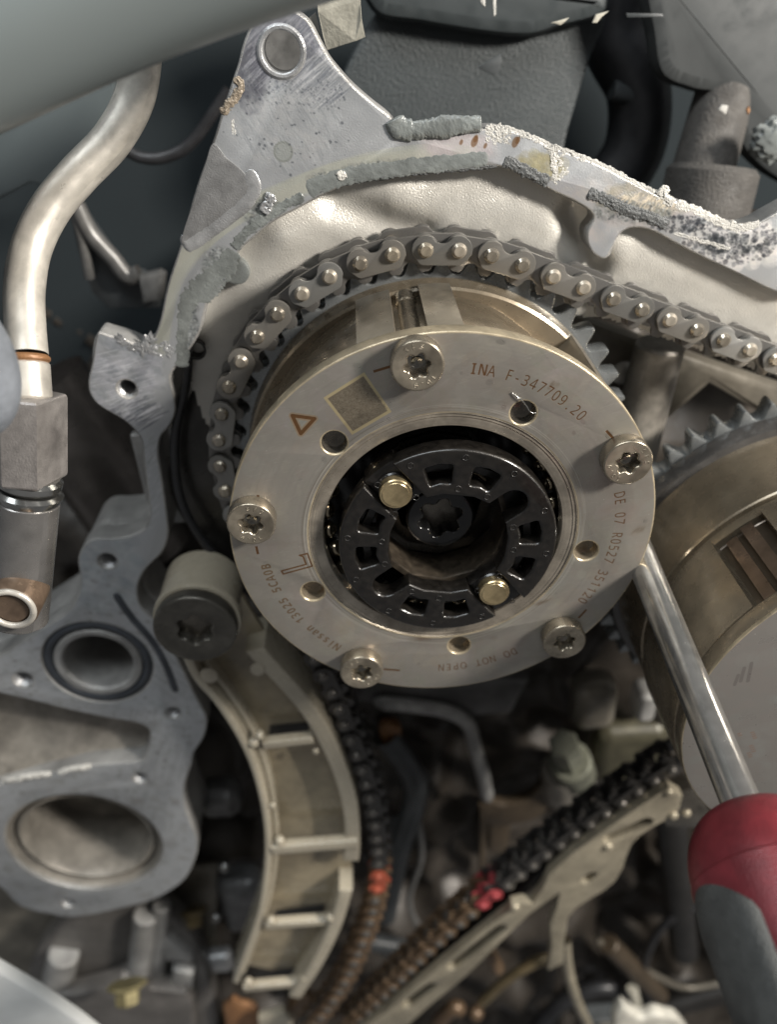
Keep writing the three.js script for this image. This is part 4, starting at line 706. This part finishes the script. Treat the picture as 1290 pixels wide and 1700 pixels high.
  part(bolt, 'bolt_flange', lathe([[14.4, -5.1], [15.4, -5.2], [15.6, -5.8], [15.6, -7.6], [14.8, -8]], 96), M.nylon);
}
{
  const z0 = -38, rail = thing('chain_guide_rail', 'straight tan slotted guide rail beside the dark chain, lower right', 'guide rail');
  const slotHole = (a, b, r) => { const p = outline([a, b], z0), d = Math.atan2(p[1].y - p[0].y, p[1].x - p[0].x), o = []; for (let i = 0; i <= 10; i++) { const t = d - Math.PI / 2 + Math.PI * i / 10; o.push(new THREE.Vector2(p[1].x + r * MM * Math.cos(t), p[1].y + r * MM * Math.sin(t))); } for (let i = 0; i <= 10; i++) { const t = d + Math.PI / 2 + Math.PI * i / 10; o.push(new THREE.Vector2(p[0].x + r * MM * Math.cos(t), p[0].y + r * MM * Math.sin(t))); } return o; };
  const bar = outline([[1112, 1308], [1134, 1322], [1128, 1346], [1108, 1362], [1086, 1373], [1064, 1388], [1050, 1402], [1041, 1422], [1035, 1442], [1022, 1464], [1006, 1478], [984, 1491], [958, 1508], [944, 1524], [938, 1560], [936, 1600], [910, 1612], [916, 1570], [914, 1536], [924, 1504], [930, 1482], [880, 1518], [836, 1561], [773, 1622], [712, 1672], [656, 1722], [590, 1722], [628, 1689], [672, 1653], [733, 1602], [795, 1552], [843, 1514], [850, 1503], [872, 1499], [884, 1500], [900, 1478], [914, 1450], [955, 1414], [997, 1384], [1054, 1346]], z0);
  part(rail, 'rail_bar', plate(bar.reverse(), z0, 5.5, 0.8, [slotHole([1012, 1393], [1074, 1366], 3), slotHole([924, 1456], [978, 1426], 3), slotHole([752, 1605], [832, 1542], 3.2), slotHole([676, 1668], [716, 1638], 3.2), slotHole([974, 1462], [984, 1454], 2.4)], 0.5, 3), M.rail);
  part(rail, 'rail_shoe', plate(outline([[1104, 1300], [1112, 1310], [1054, 1348], [997, 1386], [955, 1416], [914, 1452], [846, 1508], [795, 1554], [733, 1604], [672, 1655], [600, 1714], [588, 1706], [662, 1646], [726, 1596], [790, 1546], [846, 1500], [906, 1444], [948, 1408], [990, 1378]], -45).reverse(), -45, 14, 0.6), M.dark);
  for (const [x, y, r] of [[1111, 1316, 2.2], [1140, 1350, 2.2], [1118, 1354, 2.4], [1010, 1406, 2.4], [855, 1507, 2.6]]) { const q = at(x, y, z0); part(rail, 'rail_stud', (() => { const g = new THREE.SphereGeometry(r * MM, 20, 14); g.scale(1, 1, 0.7); g.translate(q[0] * MM, q[1] * MM, z0 * MM); return boxUV(g); })(), M.rail); }
  part(rail, 'rail_foot', plate(outline([[1096, 1330], [1150, 1310], [1180, 1350], [1160, 1376], [1106, 1372]], z0 - 8).reverse(), z0 - 8, 10, 1), M.oilSteel);
}
// ------------------------------------------------------------------ screwdriver held in from the lower right
{
  const sd = thing('screwdriver', 'screwdriver with bright round shaft and red and black handle, lower right', 'screwdriver');
  const A = new THREE.Vector3(...at(1030, 842, -30)), B = new THREE.Vector3(...at(1236, 1345, 75)), D = B.clone().sub(A).normalize();
  part(sd, 'shaft', rod(A.toArray(), B.clone().addScaledVector(D, 20).toArray(), 4.7, 4.7, 48), M.shaft);
  const turn = new THREE.Quaternion().setFromUnitVectors(new THREE.Vector3(0, 0, 1), D);
  const place = (g) => { g.applyQuaternion(turn); g.translate(B.x * MM, B.y * MM, B.z * MM); return g; };
  const R = (t) => t < 16 ? 6 + 11.5 * Math.sqrt(Math.max(0, 1 - ((16 - t) / 16) ** 2)) : 17.5 - 2.2 * Math.sin(Math.min(1, (t - 16) / 60) * Math.PI) * 0.5 + 0.6 * Math.sin(t * 0.05);
  const prof = [[0.01, -0.6], [5.2, -0.6]]; for (let t = 0; t <= 96; t += t < 16 ? 0.5 : 2) prof.push([R(t), t]); prof.push([0.01, 97]);
  part(sd, 'handle', place(lathe(prof, 72)), M.red);
  const gripGeo = (p0, p1, t0, t1, sag) => { const pos = [], idx = [], U = 24, V = 40; for (let i = 0; i <= U; i++) for (let j = 0; j <= V; j++) { const u = i / U, f = p0 + (p1 - p0) * u, s = t0 + sag * (2 * u - 1) ** 2, t = s + (t1 - s) * j / V, edge = Math.min(i, U - i, j * 1.0, 3) / 3, r = R(t) - 0.3 + 1.5 * Math.sqrt(edge); pos.push(r * Math.cos(f) * MM, r * Math.sin(f) * MM, t * MM); } for (let i = 0; i < U; i++) for (let j = 0; j < V; j++) { const q = i * (V + 1) + j; idx.push(q, q + V + 1, q + 1, q + 1, q + V + 1, q + V + 2); } const g = new THREE.BufferGeometry(); g.setAttribute('position', new THREE.Float32BufferAttribute(pos, 3)); g.setIndex(idx); g.computeVertexNormals(); return place(boxUV(g)); };
  for (let i = 0; i < 3; i++) part(sd, 'grip_pad', gripGeo(2.22 + i * 2.094, 2.22 + 1.62 + i * 2.094, 17, 94, 9), M.grip);
}

solo('rubber_duct', 'wide smooth grey duct across the top left corner', 'duct', tube([[-330, 190, 2], [-63, 58, 2], [200, -66, 2], [470, -168, 2], [760, -260, 2]].map((q) => at(...q)), 18.2, 90, 48), M.duct);
{
  const t = thing('masking_tape', 'torn strip of beige masking tape hanging at the top edge', 'tape');
  const A = [[523, -30], [600, -30]], pos = [], idx = [];
  const rows = [[523, 600, -40], [525, 599, 0], [531, 601, 30], [538, 604, 55], [545, 606, 66]];
  const g = plate(px([[522, -40], [600, -40], [598, 0], [600, 30], [606, 61], [590, 68], [570, 75], [543, 84], [536, 60], [528, 20]], -84), -84, 0.5, 0.1);
  const p = g.attributes.position; for (let i = 0; i < p.count; i++) p.setZ(i, p.getZ(i) + 2.5 * MM * Math.sin(p.getX(i) / MM * 0.35) + 0.5 * MM * nz(p.getX(i) * 600, p.getY(i) * 600, 1)); g.computeVertexNormals();
  part(t, 'tape_strip', g, M.tape); part(t, 'tape_shaded_fold', plate(px([[500, 40], [524, 20], [540, 84], [520, 70]], -86), -86.2, 0.5, 0.1), mat([0.20, 0.19, 0.165], 0.7, 0));  // left part of the tape coloured darker to paint in its shade
}
solo('inner_wing_panel', 'flat dark grey panel under the duct at the left edge', 'panel', slab([[-60, 210], [80, 150], [200, 96], [180, 200], [130, 270], [96, 312], [50, 303], [0, 330], [-60, 350]], -125, 4, 1), M.duct.clone());
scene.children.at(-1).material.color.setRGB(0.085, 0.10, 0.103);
{
  const b = thing('mounting_bracket', 'out of focus grey bracket between the pipe and the eared flange', 'bracket');
  part(b, 'bracket_plate', slab([[112, 350], [134, 344], [170, 396], [206, 446], [236, 452], [262, 470], [264, 512], [180, 514], [150, 486], [128, 420]], -150, 6, 1.5), M.darkPlastic);
  part(b, 'bracket_rib', tube([[126, 340, -146], [150, 388, -146], [186, 428, -146], [214, 460, -146], [232, 452, -146]].map((q) => at(...q)), 3.4, 40, 14), M.darkAlu);
  part(b, 'bracket_rib', tube([[122, 350, -146], [134, 390, -146], [142, 430, -146], [148, 462, -146]].map((q) => at(...q)), 2.2, 30, 12), M.darkAlu);
  part(b, 'bracket_cap', slab([[228, 460], [262, 452], [272, 458], [268, 500], [236, 506]], -142, 8, 2), M.darkAlu);
}
solo('exhaust_pipe', 'blurred brown metal pipe behind the hex nut', 'pipe', tube([[60, 640, -128], [120, 716, -128], [180, 790, -132], [250, 900, -136]].map((q) => at(...q)), 22, 50, 36), mat([0.17, 0.15, 0.135], 0.4, 0.6, { map: T.blotch90 }));
solo('plastic_shroud', 'textured dark plastic shroud above the right of the flange', 'shroud', (() => { const g = slab([[700, -40], [1000, -40], [1006, 36], [984, 90], [946, 210], [905, 340], [700, 330], [560, 200], [600, 60]], -160, 8, 2, 60); return g; })(), mat([0.05, 0.058, 0.06], 0.75, 0, { map: T.soft60, bump: T.grain40, bs: 0.5 }));
solo('shroud_lip', 'dark overhanging lip along the top edge right of centre', 'lip', slab([[600, -60], [1000, -60], [1012, 18], [986, 34], [930, 48], [880, 62], [700, 40], [620, 20]], -150, 14, 5, 60), mat([0.042, 0.05, 0.052], 0.75, 0, { map: T.soft60 }));
solo('dark_panel', 'large matt dark panel in the top right corner', 'panel', slab([[1080, -60], [1400, -60], [1400, 330], [1290, 300], [1226, 236], [1204, 166], [1150, 152], [1100, 128], [1084, 60]], -140, 14, 5, 80), mat([0.05, 0.054, 0.054], 0.8, 0, { map: T.soft60 }));
{
  const c = thing('coolant_connector', 'blurred grey stepped pipe stub above the right end of the flange', 'pipe stub');
  part(c, 'stub_neck', rod(at(1205, 150, -150), at(1160, 310, -135), 11, 12, 40), mat([0.085, 0.078, 0.07], 0.95, 0, { map: T.blotch40, bump: T.grain40, bs: 0.4 }));
  part(c, 'stub_collar', rod(at(1186, 276, -128), at(1150, 430, -122), 17, 17, 40), mat([0.085, 0.078, 0.07], 0.95, 0, { map: T.blotch40, bump: T.grain40, bs: 0.4 }));
}
solo('dark_tube', 'thick dark hose hanging out of focus right of the textured shroud', 'hose', tube([[1030, -40, -185], [1020, 60, -185], [1060, 150, -180], [1052, 250, -178], [990, 340, -178]].map((q) => at(...q)), 13, 60, 24), M.rubber);
solo('hose_clip', 'faint grey clip band on the thick dark hose at the top right', 'clip', rod(at(1016, 150, -172), at(1100, 176, -172), 4, 4, 20), M.darkPlastic);
solo('wire', 'thin dark wire sagging behind the bent pipe at the upper left', 'wire', tube([[150, 190, -160], [230, 260, -160], [300, 250, -160], [380, 150, -160]].map((q) => at(...q)), 2.4, 50, 12), M.rubber);
// chips of old sealant and dirt stuck to the dark parts
for (const [label, z, pts, m] of [
  ['grey triangular flake hanging on the dark shroud at the top', -120, [[792, 112], [812, 100], [832, 90], [833, 104], [826, 124], [808, 120]], M.darkPlastic],
  ['pale sliver at the very top edge right of the tape', -110, [[818, -6], [824, -4], [824, 24], [820, 28]], M.crust], ['small pale chip at the very top edge', -110, [[796, -4], [806, -2], [806, 12], [799, 6]], M.crust],
  ['white torn flake on the lip edge at the top right', -110, [[915, 38], [926, 35], [946, 29], [940, 35], [931, 42], [922, 39]], M.tape], ['white curled flake at the end of the lip', -110, [[984, 38], [990, 24], [1012, 18], [1000, 28], [992, 38]], M.tape],
  ['pale square chip above the stepped pipe stub', -118, [[1194, 182], [1200, 174], [1210, 176], [1206, 190]], M.crust], ['tiny rusty chip on the top right panel', -118, [[1240, 182], [1245, 176], [1247, 184], [1243, 191]], M.rust],
  ['pale flat streak on the dark panel at the top right', -122, [[1040, 22], [1100, 23], [1102, 28], [1042, 29]], M.darkPlastic]]) solo('dirt_flake', label, 'flake', slab(pts, z, 1, 0.2), m, 'flakes stuck to the dark parts at the top');
{
  const q = at(1290, 232, -119); const g = new THREE.SphereGeometry(9 * MM, 48, 32), p = g.attributes.position;
  for (let i = 0; i < p.count; i++) { const v = new THREE.Vector3().fromBufferAttribute(p, i), k = 1 + 0.35 * nz(v.x * 500, v.y * 500, v.z * 500); p.setXYZ(i, v.x * k, v.y * k * 0.8, v.z * 0.4); } g.computeVertexNormals(); g.translate(q[0] * MM, q[1] * MM, q[2] * MM);
  solo('crumbly_dirt', 'crumbly grey dirt patch at the right edge of the top panel', 'dirt', boxUV(g), M.rtv);
}
// cam tower and void to the right of the near phaser
solo('cam_tower', 'blurred beige cam tower casting between the two phasers', 'casting', (() => { const g = slab([[900, 500], [1000, 540], [1130, 585], [1320, 650], [1320, 720], [1180, 640], [1110, 700], [1080, 760], [1000, 760], [940, 620]], -84, 10, 3); return g; })(), M.brownCast);
solo('oil_gallery', 'blurred pale round oil gallery standing beside the near phaser plate', 'oil gallery', rod(at(1098, 570, -70), at(1046, 760, -72), 8.5, 9.5, 40), M.castDark);
solo('casting_lump', 'small pale casting boss behind the free sprocket teeth', 'casting boss', (() => { const g = new THREE.SphereGeometry(6 * MM, 28, 20), q = at(1030, 612, -88); g.translate(q[0] * MM, q[1] * MM, q[2] * MM); return boxUV(g); })(), M.cast);
// lower middle: blurred castings deep in the chain case
{
  const g = thing('cross_rib_casting', 'blurred grey casting rib below the near phaser plate', 'casting rib');
  part(g, 'rib_shelf', slab([[590, 1120], [880, 1130], [850, 1186], [776, 1192], [690, 1180], [590, 1166]], -112, 10, 3), mat([0.13, 0.125, 0.12], 0.5, 0.3, { map: T.blotch90 }));
  part(g, 'rib_edge', bead([[620, 1164], [690, 1170], [750, 1182], [776, 1200], [788, 1240], [802, 1286], [810, 1330]].map(([x, y]) => at(x, y, -110)), 8, 5, 0.05, 60), M.castSide);
  part(g, 'rib_post', slab([[796, 1340], [812, 1338], [806, 1440], [796, 1450]], -116, 6, 1.5), M.brown);
}
{
  const b = thing('brown_bracket', 'blurred brown bracket between rib and lower chain', 'bracket');
  part(b, 'bracket_bar', slab([[802, 1330], [840, 1338], [884, 1322], [908, 1292], [926, 1306], [900, 1356], [850, 1372], [806, 1368]], -118, 8, 2, 40), M.brown);
  part(b, 'bracket_post', slab([[812, 1366], [850, 1366], [842, 1420], [812, 1416]], -120, 8, 2), M.brown);
}
{
  const b = thing('hex_bolt', 'blurred greenish bolt head in front of a pale boss, lower middle', 'bolt');
  const m = mat([0.25, 0.255, 0.20], 0.45, 0.4); part(b, 'bolt_head', rod(at(948, 1266, -108), at(936, 1234, -96), 8.5, 8.5, 6), m); part(b, 'bolt_flange', rod(at(956, 1286, -116), at(946, 1262, -106), 12, 12, 32), m);
  part(b, 'bolt_boss', rod(at(930, 1310, -128), at(936, 1274, -112), 13, 12, 32), M.castDark);
}
for (const [label, x, y, z, sx, sy, sz, m] of [['blurred pale casting lump under the lower right plate bolt', 984, 1160, -112, 12, 17, 10, M.brownCast], ['blurred olive casting cheek above the lower chain', 1040, 1236, -128, 22, 24, 12, mat([0.085, 0.078, 0.05], 0.5, 0.2)], ['bright blurred casting corner beside the screwdriver shaft', 1068, 1162, -104, 5, 10, 8, M.castSide], ['small amber oil-stained boss beside the dark left chain', 648, 1214, -116, 6, 8, 6, M.rust], ['grey casting knob in the dark gap beside the tan arm', 366, 1322, -100, 12, 10, 10, mat([0.16, 0.155, 0.15], 0.45, 0.4)], ['grey casting rib behind the tan arm', 404, 1490, -104, 14, 26, 10, mat([0.17, 0.17, 0.17], 0.45, 0.4)], ['small bright casting face low behind the tan arm', 366, 1592, -92, 8, 9, 5, M.alu]]) solo('casting_lump', label, 'casting boss', (() => { const g = new RoundedBoxGeometry(2 * sx * MM, 2 * sy * MM, 2 * sz * MM, 6, Math.min(sx, sy, sz) * 0.8 * MM), q = at(x, y, z); g.translate(q[0] * MM, q[1] * MM, q[2] * MM); return boxUV(g); })(), m);
for (const [label, x, y, r] of [['bright round screw end above the grey rib', 372, 1438, 3.2], ['bright round screw end at the foot of the grey rib', 358, 1522, 3.0], ['bright ball stud under the lower oil port', 121, 1541, 3.4], ['small yellow ball stud left under the lower oil port', 103, 1561, 3.0]]) solo('ball_stud', label, 'stud', (() => { const g = new THREE.SphereGeometry(r * MM, 24, 16), q = at(x, y, -84); g.translate(q[0] * MM, q[1] * MM, q[2] * MM); return boxUV(g); })(), M.chrome, 'ball studs low on the left');
// lower left: pump bracket with zinc plated bolts
{
  const z = -78, b = thing('pump_bracket', 'grey cast bracket at the bottom left with two upright ribs', 'bracket');
  part(b, 'bracket_body', slab([[34, 1680], [50, 1600], [80, 1556], [128, 1520], [240, 1500], [300, 1540], [330, 1580], [334, 1760], [30, 1760]], z, 16, 3, 60), mat([0.19, 0.178, 0.165], 0.45, 0.4, { map: T.blotch90, bump: T.grain20, bs: 0.2 }));
  part(b, 'bracket_rib', rod(at(242, 1516, z + 4), at(226, 1664, z + 5), 7, 7.5, 28), M.castSide); part(b, 'bracket_rib', rod(at(268, 1500, z + 2), at(256, 1664, z + 3), 5, 5.5, 28), M.castSide);
  part(b, 'bracket_rib', rod(at(106, 1580, z + 2), at(84, 1680, z + 4), 9, 10, 28), M.castSide);
  part(b, 'bracket_shelf', slab([[70, 1656], [128, 1652], [176, 1640], [200, 1630], [240, 1632], [250, 1644], [308, 1650], [318, 1660], [326, 1760], [60, 1760]], z + 14, 12, 2), mat([0.22, 0.205, 0.19], 0.45, 0.4, { map: T.blotch90, bump: T.grain20, bs: 0.2 }));
  part(b, 'bracket_step', slab([[268, 1556], [318, 1590], [320, 1600], [272, 1596]], z + 7, 8, 1.5), M.castSide); part(b, 'bracket_step', slab([[286, 1612], [320, 1618], [318, 1646], [284, 1642]], z + 9, 8, 1.5), M.castSide);
}
for (const [label, x, y, z, k] of [['yellow zinc flanged bolt on the cast bracket, bottom left', 211, 1648, -44, 1], ['brownish zinc bolt in the dark gap beside the lower oil port', 319, 1522, -88, 0.9]]) {
  const b = thing('flange_bolt', label, 'bolt'), zinc = k === 1 ? mat([0.42, 0.36, 0.19], 0.5, 0.5) : mat([0.30, 0.23, 0.12], 0.4, 0.6), q = at(x, y, z), D = new THREE.Vector3(0.05, -0.72, 0.69), o = new THREE.Vector3(...q);
  const p = (t) => o.clone().addScaledVector(D, t * k).toArray();
  part(b, 'bolt_flange', rod(p(-5), p(-2.4), 11 * k, 10.4 * k, 40), zinc); part(b, 'bolt_head', rod(p(-2.4), p(6), 6.9 * k, 6.7 * k, 6), zinc);
}
solo('lower_backdrop', 'added dark backdrop sheet behind the cast bracket at the lower left', 'shield', slab([[-200, 1440], [360, 1440], [360, 1900], [-200, 1900]], -104, 4, 1), M.brownCast);  // added backdrop that keeps the gap dark, no part of the engine
solo('trim_panel', 'smooth pale grey panel corner at the bottom left', 'panel', slab([[-120, 1550], [-20, 1606], [60, 1652], [128, 1697], [190, 1745], [190, 1900], [-120, 1900]], 12, 6, 1.5), mat([0.78, 0.79, 0.77], 0.5, 0, { map: T.soft60 }));
// rubbish and lines along the bottom edge
solo('rusty_tab', 'rusty brown metal tab at the foot of the tan arm', 'tab', slab([[370, 1672], [386, 1660], [402, 1668], [424, 1672], [436, 1696], [430, 1740], [380, 1740]], -70, 4, 1), M.rust);
solo('rusty_lug', 'rounded rusty lug beside the left chain at the bottom edge', 'lug', slab([[474, 1690], [484, 1664], [506, 1656], [524, 1668], [520, 1700], [480, 1720]], -72, 8, 2.5, 40), M.bronzeLink);
solo('tan_clip', 'tan plastic clip between two rusty pieces at the bottom', 'clip', slab([[428, 1694], [470, 1682], [486, 1700], [480, 1740], [430, 1740]], -60, 6, 1.5), M.nylon);
solo('oil_tube', 'thin tan oil tube bending down at the bottom right of centre', 'tube', tube([[938, 1560, -56], [944, 1610, -56], [956, 1655, -56], [976, 1700, -58], [1000, 1750, -60]].map((q) => at(...q)), 3.2, 60, 16), M.rail);
{
  const r = thing('drain_rod', 'bronze coloured rod with bent end at the bottom centre', 'rod');
  part(r, 'rod_bar', tube([[945, 1592, -66], [900, 1594, -66], [866, 1610, -66], [830, 1636, -66], [800, 1664, -66]].map((q) => at(...q)), 3.3, 60, 16), mat([0.26, 0.20, 0.11], 0.4, 0.5));
  part(r, 'rod_stub', rod(at(810, 1576, -64), at(826, 1608, -64), 4, 4.5, 24), M.bronzeLink);
  part(r, 'rod_clamp', tube([[720, 1716, -66], [734, 1690, -66], [756, 1672, -66], [764, 1676, -66]].map((q) => at(...q)), 5, 40, 16), M.bronzeLink); part(r, 'rod_knob', (() => { const g = new THREE.SphereGeometry(5 * MM, 24, 16), q = at(790, 1682, -66); g.translate(q[0] * MM, q[1] * MM, q[2] * MM); return boxUV(g); })(), M.bronzeLink);
}
solo('white_plastic', 'torn white plastic piece at the bottom edge right of centre', 'plastic piece', slab([[1024, 1684], [1036, 1674], [1046, 1680], [1066, 1692], [1090, 1686], [1108, 1690], [1128, 1696], [1150, 1760], [1040, 1760]], -50, 8, 2, 60), M.white);
for (const [label, pts, r, m] of [['black wire looping through the dark gap at the bottom right', [[1180, 1500], [1120, 1520], [1070, 1600], [1100, 1690], [1180, 1740]], 3, M.rubber], ['brown wire crossing the bottom right corner of the gap', [[990, 1560], [1040, 1590], [1090, 1620], [1140, 1640], [1210, 1630]], 2.2, M.brownCast], ['black corrugated hose below the guide rail', [[880, 1720], [940, 1660], [1010, 1640], [1060, 1700]], 6, M.rubber], ['grey wire hanging between the two lower chains', [[690, 1330], [700, 1420], [680, 1500], [720, 1580]], 2, M.darkAlu], ['dark hose behind the rib below the near phaser', [[640, 1220], [690, 1300], [660, 1420], [640, 1520]], 7, M.darkPlastic]])
  solo(label.includes('hose') ? 'dark_tube' : 'wire', label, label.includes('hose') ? 'hose' : 'wire', tube(pts.map(([x, y]) => at(x, y, -112)), r, 70, 14), m);
{
  const c = thing('wire_connector', 'blurred dark wire connector block under the guide rail', 'connector'), q = at(1000, 1690, -100);
  part(c, 'connector_body', box(q[0], q[1], -100, 26, 18, 14, 2), M.darkPlastic); part(c, 'connector_latch', box(q[0], q[1] + 5, -92, 10, 5, 3, 1), M.brownCast);
}
for (const [label, a, b, r, m] of [['blurred tan stick leaning in the dark gap at the bottom right', [1010, 1566, -110], [1096, 1652, -110], 7, M.brown], ['blurred grey post beside the screwdriver handle', [1112, 1330, -118], [1136, 1580, -118], 10, M.dark], ['short pale peg at the bottom right', [1050, 1640, -104], [1056, 1668, -100], 4, M.tape], ['dark crossbar at the bottom right near the handle', [1090, 1676, -112], [1220, 1640, -112], 8, M.dark], ['grey diagonal strut deep below the near phaser', [620, 1440, -136], [700, 1280, -136], 7, M.darkPlastic], ['short grey strut between the two lower chains', [598, 1560, -104], [672, 1574, -104], 6, M.darkPlastic]]) solo('support_rod', label, 'rod', rod(at(...a), at(...b), r, r, 28), m);
renderer.render(scene, camera);
